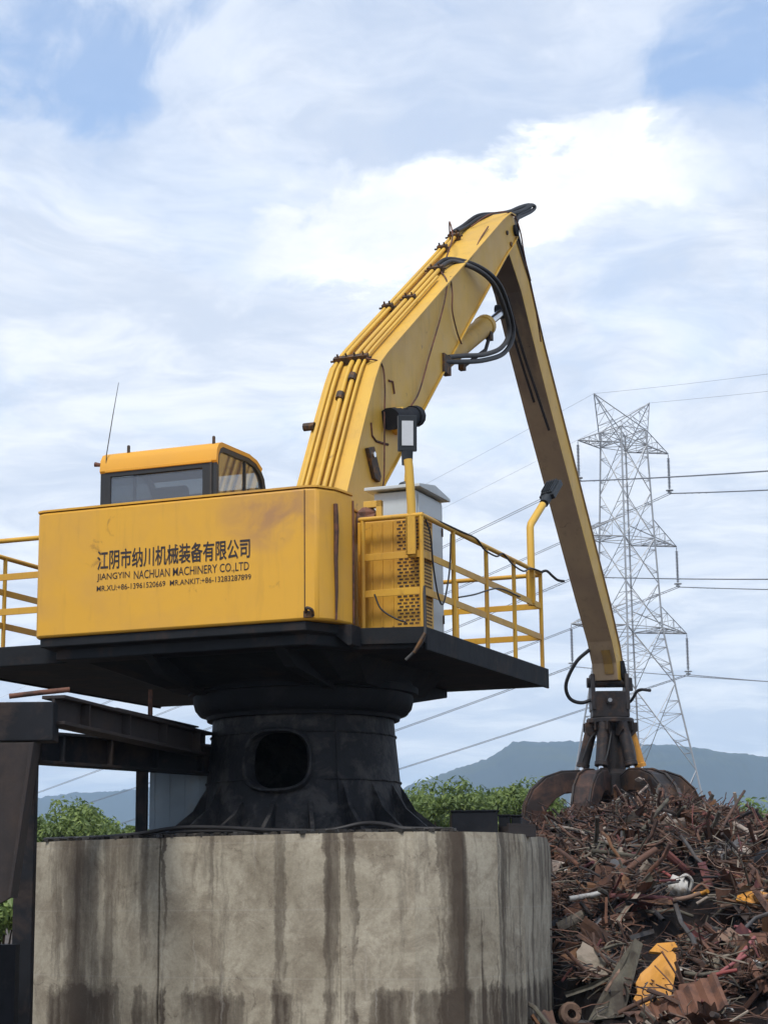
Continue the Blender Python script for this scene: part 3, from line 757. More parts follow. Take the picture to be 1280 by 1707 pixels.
# guard rails
def guardrail(posts, segs, cross, name='guardrail'):
    G = empty(name); G.parent = H
    for (x, y) in posts:
        e = MB(); e.tube([(x, y, 4.1), (x, y, 5.31)], 0.024, 10); e.build('post', M['rail_yellow'], G, smooth=50)
    for (a, b_, zs) in segs:
        for k, z in enumerate(zs):
            e = MB()
            if k == 0: e.tube([(a[0], a[1], z), (b_[0], b_[1], z)], 0.026, 10); e.build('top_rail', M['rail_yellow'], G, smooth=50)
            else: e.bar((a[0], a[1], z), (b_[0], b_[1], z), 0.014, 0.07); e.build('rail', M['rail_yellow'], G, bevel=0.003)
    return G
ZR = (5.32, 4.93, 4.56)
gr = guardrail([(1.32, -1.46), (1.95, -1.46), (1.95, -0.54), (1.95, 0.5), (1.95, 1.45), (1.95, 2.45), (0.9, 2.45)],
               [((1.28, -1.46), (1.97, -1.46), ZR), ((1.95, -1.47), (1.95, 2.46), ZR), ((1.96, 2.45), (0.4, 2.45), (5.30, 4.93, 4.56))], None)
guardrail([(-3.12, -2.0), (-3.12, -1.1), (-3.12, 0.0), (-3.12, 1.2), (-3.12, 2.45), (-2.0, 2.45)],
          [((-3.14, -2.0), (-1.98, -2.0), ZR), ((-3.12, -2.0), (-3.12, 2.45), ZR), ((-3.12, 2.45), (-1.0, 2.45), ZR)], None)
# cables tied along the rail
def hose(pts, r, name, mt, parent, n=6, sides=7):
    e = MB(); e.tube(spline(pts, n), r, sides); return e.build(name, M[mt], parent, smooth=70)
hose([(1.93, -1.44, 5.345), (1.97, -0.9, 5.335), (1.98, -0.4, 5.335), (1.985, 0.1, 5.335), (1.985, 0.35, 5.26), (1.985, 0.75, 5.25), (1.98, 1.0, 5.32), (1.985, 1.3, 5.25), (1.985, 1.7, 5.23), (1.98, 2.0, 5.31), (1.985, 2.42, 5.33)], 0.010, 'rail_cable', 'hose', gr)
hose([(1.93, -1.35, 5.36), (1.985, -1.3, 5.15), (1.98, -1.22, 4.85), (1.985, -1.1, 4.55), (1.985, -0.95, 4.50), (1.98, -0.75, 4.85), (1.985, -0.7, 5.25)], 0.009, 'rail_cable', 'hose', gr)
hose([(1.985, -0.5, 4.62), (1.985, 0.0, 4.72), (1.985, 0.8, 4.90), (1.97, 1.6, 4.92)], 0.009, 'rail_cable', 'hose_grey', gr)
hose([(1.45, -1.48, 4.55), (1.52, -1.49, 4.40), (1.66, -1.49, 4.30), (1.78, -1.47, 4.25)], 0.009, 'rail_cable', 'hose', gr)
hose([(1.96, 2.44, 5.33), (2.02, 2.48, 5.35), (2.08, 2.52, 5.29), (2.12, 2.6, 5.25), (2.18, 2.66, 5.24)], 0.016, 'cable_tail', 'hose', gr)
hose([(1.97, -1.46, 4.6), (1.99, -1.50, 4.3), (1.99, -1.52, 4.1), (1.93, -1.55, 3.98), (1.82, -1.60, 3.86)], 0.016, 'hanging_cable', 'hose_grey', gr)
e = MB(); e.tube(spline([(2.0, -1.53, 4.12), (1.95, -1.56, 4.02), (1.90, -1.58, 3.93)], 4), [0.02] * 9, 6); e.build('cable_wrap', M['clamp'], gr)
# sleeves that carry the light poles
for x, y in ((1.86, -1.48), (1.93, 2.17)):
    e = MB(); e.box((x - 0.05, y - 0.05, 4.92), (x + 0.05, y - 0.03, 5.30)); e.box((x - 0.05, y - 0.05, 4.92), (x - 0.03, y + 0.05, 5.30)); e.build('pole_sleeve', M['rail_yellow'], gr)

# boom: side plates, closed box
def lerp2(a, b_, u): return (a[0] + (b_[0] - a[0]) * u, a[1] + (b_[1] - a[1]) * u)
BT = [(-0.15, 4.95), (0.46, 6.02), (1.10, 7.16), (1.36, 7.60), (1.52, 7.83), (1.76, 8.02), (2.2, 8.33), (4.4, 9.87), (6.35, 11.24), (6.72, 11.47), (6.92, 11.50)]
BU = [(0.75, 4.9), (1.25, 5.75), (1.62, 6.38), (2.0, 6.72), (2.35, 7.04), (2.75, 7.41), (3.2, 7.82), (4.9, 9.36), (6.45, 10.73), (6.85, 11.05), (7.02, 11.22)]
BW = 0.30
bm_ = MB()
for x0, x1 in ((-BW, BW),):
    vs = []
    for x in (x0, x1):
        vs += [(x, a, b_) for a, b_ in BT] + [(x, a, b_) for a, b_ in BU]
    n = len(BT); o2 = 2 * n
    fs = []
    for i in range(n - 1):
        fs += [(i, i + 1, n + i + 1, n + i), (o2 + i + 1, o2 + i, o2 + n + i, o2 + n + i + 1), (i + 1, i, o2 + i, o2 + i + 1), (n + i, n + i + 1, o2 + n + i + 1, o2 + n + i)]
    fs += [(0, n, o2 + n, o2), (n - 1, o2 + n - 1, o2 + 2 * n - 1, 2 * n - 1)]
    bm_.add(vs, fs)
boom = bm_.build('boom', M['boom_yellow'], H, bevel=0.012)
# flange plates: overhanging edges of the top plate and underside plate
def top_at(s):
    """point and normal on top line by arc fraction in metres from elbow index"""
    pass
def offset_line(line, d):
    out = []
    for i, p in enumerate(line):
        a = Vector(line[max(0, i - 1)]); b_ = Vector(line[min(len(line) - 1, i + 1)])
        t_ = (b_ - a).normalized(); nrm = Vector((-t_.y, t_.x))
        out.append((p[0] + nrm.x * d, p[1] + nrm.y * d))
    return out
e = MB()
o1, o2_ = offset_line(BT, 0.002), offset_line(BT, 0.022)
e.prism(o1 + o2_[::-1], lambda a, b_, x: (x, a, b_), -BW - 0.03, BW + 0.03); e.build('top_plate', M['boom_yellow'], boom)
o1, o2_ = offset_line(BU, -0.002), offset_line(BU, -0.02)
e = MB(); e.prism(o1 + o2_[::-1], lambda a, b_, x: (x, a, b_), -BW - 0.025, BW + 0.025); e.build('bottom_plate', M['boom_yellow'], boom)
# foot brackets
e = MB()
for s in (-1, 1): e.prism([(-0.5, 4.2), (1.3, 4.2), (0.9, 5.1), (0.2, 5.25), (-0.25, 5.0)], lambda a, b_, x: (x, a, b_), s * 0.36 - 0.03, s * 0.36 + 0.03)
e.build('boom_foot_bracket', M['boom_yellow'], H, bevel=0.01)
# pipes along the top plate
def along(line, s0, s1, off):
    """sub-polyline of line between arc lengths s0 and s1, lifted by off"""
    L = offset_line(line, off); out = []; acc = 0
    for i in range(len(L) - 1):
        a, b_ = Vector(L[i]), Vector(L[i + 1]); d = (b_ - a).length
        lo, hi = max(s0, acc), min(s1, acc + d)
        if hi > lo:
            if not out: out.append(a + (b_ - a) * ((lo - acc) / d))
            out.append(a + (b_ - a) * ((hi - acc) / d))
        acc += d
    return out
def soft(poly, r=0.12):
    out = [poly[0]]
    for i in range(1, len(poly) - 1):
        p, a, b_ = poly[i], poly[i - 1], poly[i + 1]
        out += [p + (a - p).normalized() * min(r, (a - p).length * .4), p + (b_ - p).normalized() * min(r, (b_ - p).length * .4)]
    return out + [poly[-1]]
PIPES = [(-0.235, 8.6, 0.026), (-0.17, 8.6, 0.026), (-0.03, 6.95, 0.030), (0.06, 6.95, 0.030), (0.135, 6.5, 0.02)]
for x, s1, r in PIPES:
    ln = soft(along(BT, 0.55, s1, 0.075))
    e = MB(); e.tube([(x, p.x, p.y) for p in ln], r, 8); e.build('hydraulic_pipe', M['boom_yellow'], boom, smooth=60)
def frame_at(s, off):
    p = along(BT, s - 0.06, s + 0.06, off)
    a, b_ = p[0], p[-1]; t_ = (b_ - a).normalized(); c = (a + b_) / 2
    return c, t_
for s, xa, xb in ((3.42, -0.27, 0.17), (5.35, -0.27, -0.13), (5.62, -0.07, 0.10), (6.85, -0.10, 0.12), (7.9, -0.27, -0.13), (8.45, -0.27, -0.10)):
    c, t_ = frame_at(s, 0.08)
    M3 = Matrix(((1, 0, 0), (0, t_.x, -t_.y), (0, t_.y, t_.x)))
    e = MB(); e.obox(((xa + xb) / 2, c.x, c.y), (xb - xa, 0.075, 0.095), M3)
    k = max(2, int((xb - xa) / 0.09))
    for q in range(k):
        x = xa + (xb - xa) * (q + 0.5) / k
        nrm = Vector((0, -t_.y, t_.x))
        e.tube([Vector((x, c.x, c.y)) + nrm * 0.03, Vector((x, c.x, c.y)) + nrm * 0.085], 0.013, 6)
    e.tube([(xa - 0.05, c.x, c.y), (xb + 0.04, c.x, c.y)], 0.014, 6)
    e.build('pipe_clamp', M['clamp'], boom)
# rusty flange patch on two pipes below the elbow
for s, x in ((2.75, -0.04), (3.05, 0.055)):
    c, t_ = frame_at(s, 0.08); e = MB(); e.tube([(x, c.x - t_.x * .05, c.y - t_.y * .05), (x, c.x + t_.x * .05, c.y + t_.y * .05)], 0.05, 8); e.build('pipe_union', M['clamp'], boom)
# weld ribs and plates on the right side, lug and pin boss
e = MB(); e.tube([(0.30, 2.02, 7.24), (0.44, 2.02, 7.24)], 0.165, 18); e.build('pin_boss_collar', M['boom_yellow'], boom, smooth=40)
e = MB(); e.tube([(0.34, 2.02, 7.24), (0.47, 2.02, 7.24)], 0.15, 18)
e.tube([(0.39, 1.72, 7.20), (0.39, 2.45, 7.39)], 0.122, 14); e.tube([(0.39, 1.62, 7.17), (0.39, 1.76, 7.21)], 0.135, 14); e.tube([(0.39, 2.36, 7.37), (0.39, 2.50, 7.405)], 0.135, 14)
e.build('lift_cylinder_pin', M['black_steel'], boom, smooth=40)
e = MB(); e.prism([(1.06, 6.70), (1.25, 6.76), (1.46, 6.44), (1.41, 6.36), (1.26, 6.38)], lambda a, b_, x: (x, a, b_), BW, BW + 0.05); lug = e.build('side_lug', M['clamp'], boom, bevel=0.008)
e = MB(); e.tube([(BW + 0.05, 1.20, 6.65), (BW + 0.075, 1.20, 6.65)], 0.035, 10); e.build('lug_bolt', M['chrome'], boom)
for p in ([(1.25, 7.05), (1.28, 6.90), (1.40, 6.86), (1.62, 6.88), (1.78, 6.90)], [(1.82, 7.70), (1.95, 7.72), (2.0, 7.58)]):
    e = MB(); e.tube([(BW + 0.004, a, b_) for a, b_ in p], 0.016, 5); e.build('weld_bead', M['rust_pipe'], boom)
for a, b_ in ((6.55, 11.12), (6.72, 11.0)):
    e = MB(); e.tube([(BW, a, b_), (BW + 0.02, a, b_)], 0.035, 8); e.build('side_bolt', M['clamp'], boom)
e = MB(); e.tube([(-BW - 0.12, 0.95, 7.0), (-BW + 0.02, 0.95, 7.0)], 0.05, 8); e.build('left_lug', M['clamp'], boom)
# thin control wires over the side plate
for pts in ([(0.02, 4.42, 9.95), (0.28, 4.0, 9.62), (0.335, 3.8, 9.35), (0.335, 3.6, 9.0), (0.335, 3.15, 8.35), (0.335, 2.78, 7.8), (0.34, 2.45, 7.52)],
            [(0.28, 4.15, 9.72), (0.34, 4.05, 9.45), (0.345, 4.02, 9.2), (0.345, 4.2, 8.95), (0.33, 4.40, 8.85)],
            [(0.17, 1.45, 7.9), (0.30, 1.60, 7.86), (0.335, 1.62, 7.6), (0.335, 1.60, 7.2), (0.335, 1.57, 6.5), (0.34, 1.5, 6.3)],
            [(-0.1, 6.1, 11.12), (0.15, 6.3, 11.35), (0.32, 6.75, 11.48), (0.36, 7.0, 11.30), (0.36, 7.2, 10.95), (0.36, 7.65, 10.35), (0.33, 8.0, 9.85)],
            [(-0.22, 5.55, 10.75), (-0.10, 5.2, 10.9), (0.05, 4.9, 10.55), (0.06, 4.6, 10.15)],
            [(0.22, 5.95, 11.03), (0.24, 5.5, 10.68), (0.29, 5.1, 10.35), (0.30, 4.9, 10.2)]):
    hose(pts, 0.011, 'control_wire', 'rust_pipe', boom, 5, 5)

# stick
SI = [(6.80, 11.00), (7.45, 10.50), (7.95, 9.92), (8.9, 8.87), (9.8, 7.93), (11.28, 6.38), (11.92, 5.74), (12.16, 5.40), (12.24, 5.12)]
SO = [(7.02, 11.42), (7.85, 10.78), (8.50, 9.97), (9.42, 8.98), (10.32, 8.02), (11.80, 6.42), (12.38, 5.70), (12.52, 5.42), (12.58, 5.12)]
SW = 0.215
st_ = MB()
n = len(SI); vs = []
for x in (-SW, SW): vs += [(x, a, b_) for a, b_ in SI] + [(x, a, b_) for a, b_ in SO]
o2 = 2 * n; fs = []; mi = []
for i in range(n - 1):
    fs += [(i + 1, i, n + i, n + i + 1), (o2 + i, o2 + i + 1, o2 + n + i + 1, o2 + n + i), (i, i + 1, o2 + i + 1, o2 + i), (n + i + 1, n + i, o2 + n + i, o2 + n + i + 1)]
    mi += [1, 1, 0, 1]
fs += [(0, o2, o2 + n, n), (n - 1, 2 * n - 1, o2 + 2 * n - 1, o2 + n - 1)]; mi += [0, 0]
st_.v, st_.f, st_.m = vs, fs, mi
stick = st_.build('stick', [M['stick'], M['boom_yellow']], H, bevel=0.01)
for s in (-1, 1):
    o1, o2_ = offset_line(SO, 0.002), offset_line(SO, 0.018)
e = MB(); e.prism(o1 + o2_[::-1], lambda a, b_, x: (x, a, b_), -SW - 0.02, SW + 0.02); e.build('outer_plate', M['stick'], stick)
e = MB(); e.tube([(-0.36, 6.93, 11.28), (0.345, 6.93, 11.28)], 0.085, 16); e.build('knuckle_pin', M['black_steel'], stick, smooth=40)
for pts, r in (([(0.02, 7.4, 10.45), (0.05, 8.0, 9.75), (0.1, 8.5, 9.2), (0.14, 8.95, 8.72)], 0.022), ([(-0.05, 7.5, 10.3), (-0.02, 8.1, 9.65), (0.02, 8.6, 9.1)], 0.02)):
    hose([(x, a - 0.03, b_ - 0.03) for x, a, b_ in pts], r, 'stick_pipe', 'gantry_rust', stick)
# worn yellow remnant near the lower end
e = MB(); e.prism([(12.0, 5.60), (12.155, 5.38), (12.20, 5.22), (12.19, 5.22), (12.145, 5.38), (11.99, 5.60)], lambda a, b_, x: (x, a, b_), 0.0, 0.15); e.build('paint_remnant', M['remnant'], stick)
# stick cylinder under the boom
cy = MB(); A, B = Vector((0, 4.40, 8.62)), Vector((0, 6.42, 9.72))
dv = (B - A).normalized()
cy.tube([A, B - dv * 0.18, B - dv * 0.17, B - dv * 0.05, B], [0.15, 0.15, 0.165, 0.165, 0.11], 20)
scy = cy.build('stick_cylinder', M['boom_yellow'], H, smooth=35)
e = MB(); e.tube([B - dv * 0.02, B + dv * 0.95], 0.062, 14); e.build('rod', M['chrome'], scy, smooth=40)
e = MB(); e.tube([B + dv * 0.88 + Vector((-0.1, 0, 0)), B + dv * 0.88 + Vector((0.1, 0, 0))], 0.11, 14); e.build('rod_eye', M['black_steel'], scy, smooth=40)
e = MB(); e.tube([(0.12, 5.0, 8.70), (0.14, 5.95, 9.20), (0.1, 6.25, 9.48)], 0.028, 8); e.build('feed_pipe', M['gantry_rust'], scy, smooth=60)
e = MB(); e.box((0.07, 6.16, 9.42), (0.15, 6.28, 9.54)); e.box((0.08, 4.95, 8.66), (0.16, 5.05, 8.76)); e.build('port_block', M['clamp'], scy)
# big hose loops
hose([(0.06, 4.36, 9.95), (0.15, 4.62, 10.10), (0.42, 4.75, 10.00), (0.50, 5.25, 9.94), (0.5, 5.72, 9.72), (0.48, 6.0, 9.45), (0.46, 5.72, 9.14), (0.42, 5.05, 8.86), (0.36, 4.4, 8.68), (0.30, 3.95, 8.55)], 0.034, 'hydraulic_hose', 'hose_grey', boom, 7, 9)
hose([(-0.03, 4.36, 9.95), (0.08, 4.62, 10.14), (0.40, 4.85, 10.08), (0.52, 5.40, 10.0), (0.52, 5.86, 9.76), (0.50, 6.12, 9.44), (0.47, 5.80, 9.08), (0.42, 5.05, 8.78), (0.36, 4.3, 8.57), (0.30, 3.8, 8.45)], 0.034, 'hydraulic_hose', 'hose', boom, 7, 9)
e = MB(); e.box((0.24, 3.72, 8.30), (0.33, 3.98, 8.55)); e.build('hose_port', M['clamp'], boom)
hose([(-0.18, 5.75, 10.95), (-0.16, 6.1, 11.13), (-0.05, 6.5, 11.40), (0.08, 6.95, 11.56), (0.13, 7.35, 11.71), (0.15, 7.85, 11.94), (0.15, 8.25, 12.15), (0.15, 8.46, 12.19), (0.15, 8.28, 12.06), (0.16, 7.75, 11.80), (0.18, 7.45, 11.64), (0.20, 7.35, 11.40), (0.19, 7.95, 10.82)], 0.03, 'hydraulic_hose', 'hose', boom, 7, 9)
hose([(-0.25, 5.75, 10.95), (-0.22, 6.1, 11.15), (-0.12, 6.5, 11.43), (0.02, 6.95, 11.59), (0.09, 7.35, 11.75), (0.12, 7.80, 11.97), (0.13, 8.15, 12.12), (0.13, 8.30, 12.16), (0.13, 8.12, 12.02), (0.14, 7.6, 11.76), (0.16, 7.35, 11.56)], 0.03, 'hydraulic_hose', 'hose', boom, 7, 9)
hose([(0.05, 7.05, 11.46), (0.1, 7.95, 10.82), (0.1, 8.60, 9.98), (0.1, 9.52, 8.99), (0.1, 11.9, 6.43), (0.1, 12.48, 5.71), (0.1, 12.62, 5.3)], 0.03, 'stick_hose', 'hose', stick, 6, 7)
hose([(0.21, 12.45, 5.45), (0.26, 12.45, 5.2), (0.3, 12.5, 5.1)], 0.06, 'hose_sleeve', 'black_steel', stick)
hose([(-0.2, 12.0, 5.62), (-0.42, 11.95, 5.42), (-0.62, 12.0, 5.08), (-0.60, 12.1, 4.84), (-0.42, 12.2, 4.76), (-0.2, 12.3, 4.84)], 0.032, 'looped_hose', 'hose', stick)
hose([(0.2, 12.55, 4.75), (0.35, 12.5, 4.78), (0.5, 12.45, 4.95), (0.72, 12.4, 4.93)], 0.026, 'hose_stub', 'hose', stick)

# ------------------------------------------------------------------ electrical cabinet on the deck
EC = empty('electrical_cabinet', W(1.33, -0.15, ZD), -YAW)
tag(EC, 'tall light grey electrical cabinet with sloped lid behind the guard rail', 'cabinet')
e = MB(); e.box((-0.25, -0.42, 0.0), (0.23, 0.35, 1.58)); e.build('housing', M['grey_paint'], EC, bevel=0.01)
e = MB(); e.prism([(-0.50, 1.60), (0.43, 1.60), (0.43, 1.635), (-0.03, 1.70), (-0.50, 1.635)], lambda a, b_, x: (x, a, b_), -0.33, 0.30); e.build('lid', M['grey_paint'], EC, bevel=0.006)
e = MB(); e.box((0.232, -0.39, 0.05), (0.244, 0.32, 1.55)); d_ = e.build('door', M['grey_paint'], EC, bevel=0.004)
e = MB(); e.box((0.245, -0.33, 0.72), (0.262, -0.30, 0.88)); e.build('handle', M['clamp'], d_)
e = MB(); e.box((0.245, 0.28, 0.25), (0.256, 0.31, 0.34)); e.box((0.245, 0.28, 1.2), (0.256, 0.31, 1.29)); e.build('hinge', M['clamp'], d_)
e = MB(); e.lathe([(0.10, 1.66), (0.10, 1.70), (0.07, 1.76), (0.02, 1.78)], (-0.05, 0.0), 16); e.build('cable_gland', M['lamp_grey'], EC, smooth=40)
e = MB(); e.tube([(-0.05, 0, 1.77), (-0.04, 0.02, 2.0), (-0.02, 0.06, 2.22)], 0.02, 8); e.build('conduit', M['boom_yellow'], EC, smooth=60)
# open yellow bracket and rusty pump head to the left of the cabinet
PB = MB(); PB.tube([(1.02, -0.9, 5.40), (1.24, -0.9, 5.36)], 0.14, 16); PB.lathe([(0.10, 5.2), (0.12, 5.5), (0.06, 5.56)], (1.14, -0.9), 14)
PB.build('pump_head', M['rust_pipe'], H, smooth=45)
e = MB(); e.box((1.26, -0.96, 4.3), (1.32, -0.90, 5.62)); e.box((1.12, -0.96, 5.55), (1.32, -0.90, 5.62)); e.build('bracket', M['boom_yellow'], H, bevel=0.005)

# ------------------------------------------------------------------ work lights on poles
def work_light(loc, label, pts, head, hdir, up_, lens=True):
    o = empty('work_light', loc, -YAW); tag(o, label, 'work light')
    e = MB(); e.tube(pts, 0.045, 12); pole = e.build('pole', M['boom_yellow'], o, smooth=45)
    hdir = Vector(hdir).normalized(); up_ = Vector(up_).normalized()
    up_ = (up_ - hdir * up_.dot(hdir)).normalized()
    x = up_.cross(hdir).normalized()
    M3 = Matrix((x, hdir, up_)).transposed()      # local y = facing, z = along
    c = Vector(head)
    e = MB(); e.obox(c, (0.19, 0.07, 0.36), M3); e.obox(c - hdir * 0.045, (0.15, 0.03, 0.30), M3)
    for q in range(5): e.obox(c - hdir * 0.07 + x * (q - 2) * 0.03, (0.008, 0.03, 0.28), M3)
    hd = e.build('lamp_head', M['lamp_grey'], o, bevel=0.012)
    e = MB(); e.tube([c - up_ * 0.18, c - up_ * 0.32], [0.06, 0.055], 12); e.build('socket', M['lamp_grey'], o, smooth=40)
    e = MB(); e.obox(c + hdir * 0.037, (0.115, 0.008, 0.25), M3); e.build('lens', M['lens'], hd)
    return o
work_light(W(1.84, -1.44, 4.9), 'work light whose lens faces the camera, on the rail corner by the cabinet', [(0, 0, 0), (0, 0, 0.55), (-0.02, 0, 0.92), (-0.03, 0, 1.0)], (-0.035, 0.0, 1.27), (0.52, -1, -0.12), (0, 0, 1))
work_light(W(1.93, 2.17, 4.9), 'work light on a bent yellow pole at the far rail corner beside the stick', [(0, 0, 0), (0, 0, 0.92), (0.0, 0.03, 0.97), (0.03, 0.42, 1.27)], (0.05, 0.72, 1.50), (0.2, 0.6, -0.75), (0.06, 0.75, 0.6))

# ------------------------------------------------------------------ grapple
G0 = W(0.0, 12.42, 5.05)
GP = empty('scrap_grapple', (G0.x, G0.y, 0))
tag(GP, 'dark rusty orange-peel grapple hanging from the stick, tines sunk in the scrap', 'grapple')
e = MB()
for s in (-1, 1):
    e.prism([(-0.14, 5.24), (0.14, 5.24), (0.20, 5.02), (0.25, 4.62), (-0.25, 4.62), (-0.20, 5.02)], lambda a, b_, x: (x, a, b_), s * 0.285 - 0.035, s * 0.285 + 0.035)
e.prism([(-0.25, 4.94), (0.25, 4.94), (0.30, 4.80), (0.31, 4.50), (-0.31, 4.50), (-0.30, 4.80)], lambda a, b_, y: (a, y, b_), -0.22, 0.22)
yk = e.build('yoke', M['grapple'], GP, bevel=0.015)
e = MB(); e.tube([(-0.37, 0, 5.1), (0.37, 0, 5.1)], 0.085, 14); e.tube([(-0.02, -0.27, 4.78), (-0.02, 0.27, 4.78)], 0.065, 14); e.tube([(0.33, -0.05, 5.16), (0.34, -0.05, 4.95)], 0.06, 10); e.build('pin', M['grapple'], yk, smooth=40)
e = MB(); e.tube([(-0.02, -0.27, 4.78), (-0.02, -0.285, 4.78)], 0.035, 10); e.build('pin_cap', M['galv'], yk)
e = MB(); e.lathe([(0.30, 4.40), (0.385, 4.40), (0.40, 4.42), (0.40, 4.47), (0.385, 4.49), (0.30, 4.50)], (0, 0), 32); e.build('rotator_flange', M['grapple'], GP, smooth=35)
e = MB(); e.lathe([(0.24, 3.15), (0.32, 3.2), (0.32, 3.56), (0.24, 3.64), (0.23, 4.28), (0.32, 4.40)], (0, 0), 24); e.build('hub', M['grapple'], GP, smooth=35)
TO = [(0.30, 3.50), (0.55, 3.60), (0.85, 3.59), (1.12, 3.50), (1.34, 3.30), (1.46, 3.04), (1.50, 2.7), (1.42, 2.3), (1.22, 2.0)]
TI = [(0.34, 3.20), (0.58, 3.27), (0.80, 3.25), (0.97, 3.16), (1.10, 3.02), (1.19, 2.84), (1.23, 2.6), (1.22, 2.3), (1.20, 2.02)]
for ang, mt in ((183, 'grapple_rust'), (243, 'grapple_rust'), (305, 'grapple'), (8, 'grapple'), (95, 'grapple_rust')):
    T = empty('tine'); T.parent = GP
    a_ = R(ang); d = Vector((math.cos(a_), math.sin(a_), 0)); p = Vector((-math.sin(a_), math.cos(a_), 0))
    fn = lambda r_, z_, t_, d=d, p=p: d * r_ + p * t_ + Vector((0, 0, z_))
    e = MB()
    n = len(TO)
    wd = [0.10, 0.14, 0.17, 0.19, 0.19, 0.18, 0.15, 0.10, 0.02]
    vs = [fn(r_, z_, sgn * wd[i]) for sgn in (-1, 1) for ln in (TO, TI) for i, (r_, z_) in enumerate(ln)]
    q = 2 * n; fs = []
    for i in range(n - 1):
        fs += [(i, i + 1, n + i + 1, n + i), (q + i + 1, q + i, q + n + i, q + n + i + 1), (i + 1, i, q + i, q + i + 1), (n + i, n + i + 1, q + n + i + 1, q + n + i)]
    fs += [(0, n, q + n, q), (n - 1, q + n - 1, q + 2 * n - 1, 2 * n - 1)]
    e.add(vs, fs); e.build('shell', M[mt], T, bevel=0.012)
    # raised edge ribs on the back of the shell
    for sgn in (-1, 1):
        e = MB(); e.tube([fn(r_ * 1.01 + 0.005, z_ + 0.015, sgn * wd[i] * 0.82) for i, (r_, z_) in enumerate(TO)], 0.022, 5); e.build('edge_rib', M['grapple'], T)
    # closing cylinder from the rotator down to the tine
    up_p, lo_p = fn(0.30, 4.40, 0), fn(0.53, 3.52, 0)
    dd = (lo_p - up_p)
    e = MB(); e.tube([up_p, up_p + dd * 0.74, up_p + dd * 0.75, up_p + dd * 0.82], [0.10, 0.10, 0.112, 0.112], 14)
    e.build('cylinder_barrel', M['orange_scrap'] if ang == 8 else M['grapple'], T, smooth=40)
    e = MB(); e.tube([up_p + dd * 0.80, lo_p], 0.045, 10); e.build('cylinder_rod', M['chrome'], T, smooth=40)
    for t0_ in (-0.12, 0.09):
        e = MB(); e.prism([(0.26, 4.42), (0.44, 4.42), (0.44, 4.28), (0.33, 4.18), (0.26, 4.2)], fn, t0_, t0_ + 0.03); e.build('cylinder_lug', M['grapple'], T)
    hose([fn(0.22, 4.3, 0.1), fn(0.36, 4.15, 0.13), fn(0.47, 3.88, 0.11), fn(0.52, 3.72, 0.07)], 0.014, 'tine_hose', 'hose_grey', T, 4, 5)

# ------------------------------------------------------------------ transmission tower
TW = (25.7, 200.0, 0.0)
TA = R(33)
TT = empty('transmission_tower', TW, TA)
tag(TT, 'pale steel lattice transmission tower with three crossarm tiers and two horns', 'pylon')
WID = [(0, 12.6), (14, 8.8), (22, 6.5), (29, 4.75), (38.5, 4.1), (48.5, 3.5), (50.3, 3.4)]
def tw(z):
    for (a, fa), (b_, fb) in zip(WID, WID[1:]):
        if z <= b_: return (fa + (fb - fa) * (z - a) / (b_ - a)) / 2
    return WID[-1][1] / 2
def corner(i, z):
    h = tw(z); sx, sy = ((-1, -1), (1, -1), (1, 1), (-1, 1))[i % 4]
    return Vector((sx * h, sy * h, z))
for i in range(4):
    e = MB(); e.tube([corner(i, z) for z in (0, 14, 22, 29, 38.5, 48.5, 50.3)], 0.10, 5); e.build('leg', M['galv'], TT)
LV = [0, 14, 23, 28.9, 33.6, 38.4, 43.4, 48.6, 50.3]
for z0, z1 in zip(LV, LV[1:]):
    for i in range(4):
        e = MB()
        a0, a1, b0, b1 = corner(i, z0), corner(i + 1, z0), corner(i, z1), corner(i + 1, z1)
        e.tube([a0, b1], 0.05, 4); e.tube([a1, b0], 0.05, 4)
        if z1 in (28.9, 38.4, 48.6, 50.3): e.tube([b0, b1], 0.04, 4)
        if z1 - z0 > 3:
            # redundant members
            cx_ = (a0 * 0.5 + b1 * 0.5)
            for u in (0.25, 0.75) if z0 > 25 else (0.2, 0.35, 0.65, 0.8):
                e.tube([a0.lerp(b0, u), a0.lerp(b1, u * 0.95)] if u <= .5 else [a0.lerp(b0, u), a1.lerp(b0, u)], 0.032, 4)
                e.tube([a1.lerp(b1, u), a1.lerp(b0, u * 0.95)] if u <= .5 else [a1.lerp(b1, u), a0.lerp(b1, u)], 0.032, 4)
                e.tube([a0.lerp(b0, u), a0.lerp(b1, min(1, u + 0.16))] if u <= .5 else [a0.lerp(b0, u), a1.lerp(b0, u - 0.16)], 0.028, 4)
                e.tube([a1.lerp(b1, u), a1.lerp(b0, min(1, u + 0.16))] if u <= .5 else [a1.lerp(b1, u), a0.lerp(b1, u - 0.16)], 0.028, 4)
        else:
            mid = (a0 + a1 + b0 + b1) / 4
            e.tube([a0.lerp(b0, .5), mid.lerp((a0 + b0) / 2, .5) + Vector((0, 0, .4))], 0.03, 4); e.tube([a1.lerp(b1, .5), mid.lerp((a1 + b1) / 2, .5) + Vector((0, 0, .4))], 0.03, 4)
            e.tube([a0.lerp(b0, .5), mid.lerp((a0 + b0) / 2, .5) - Vector((0, 0, .4))], 0.03, 4); e.tube([a1.lerp(b1, .5), mid.lerp((a1 + b1) / 2, .5) - Vector((0, 0, .4))], 0.03, 4)
        e.build('bracing', M['galv'], TT)
    if z1 in (28.9, 38.4, 48.6):
        e = MB(); e.tube([corner(0, z1), corner(2, z1)], 0.04, 4); e.tube([corner(1, z1), corner(3, z1)], 0.04, 4); e.build('diaphragm', M['galv'], TT)
TIPS = []
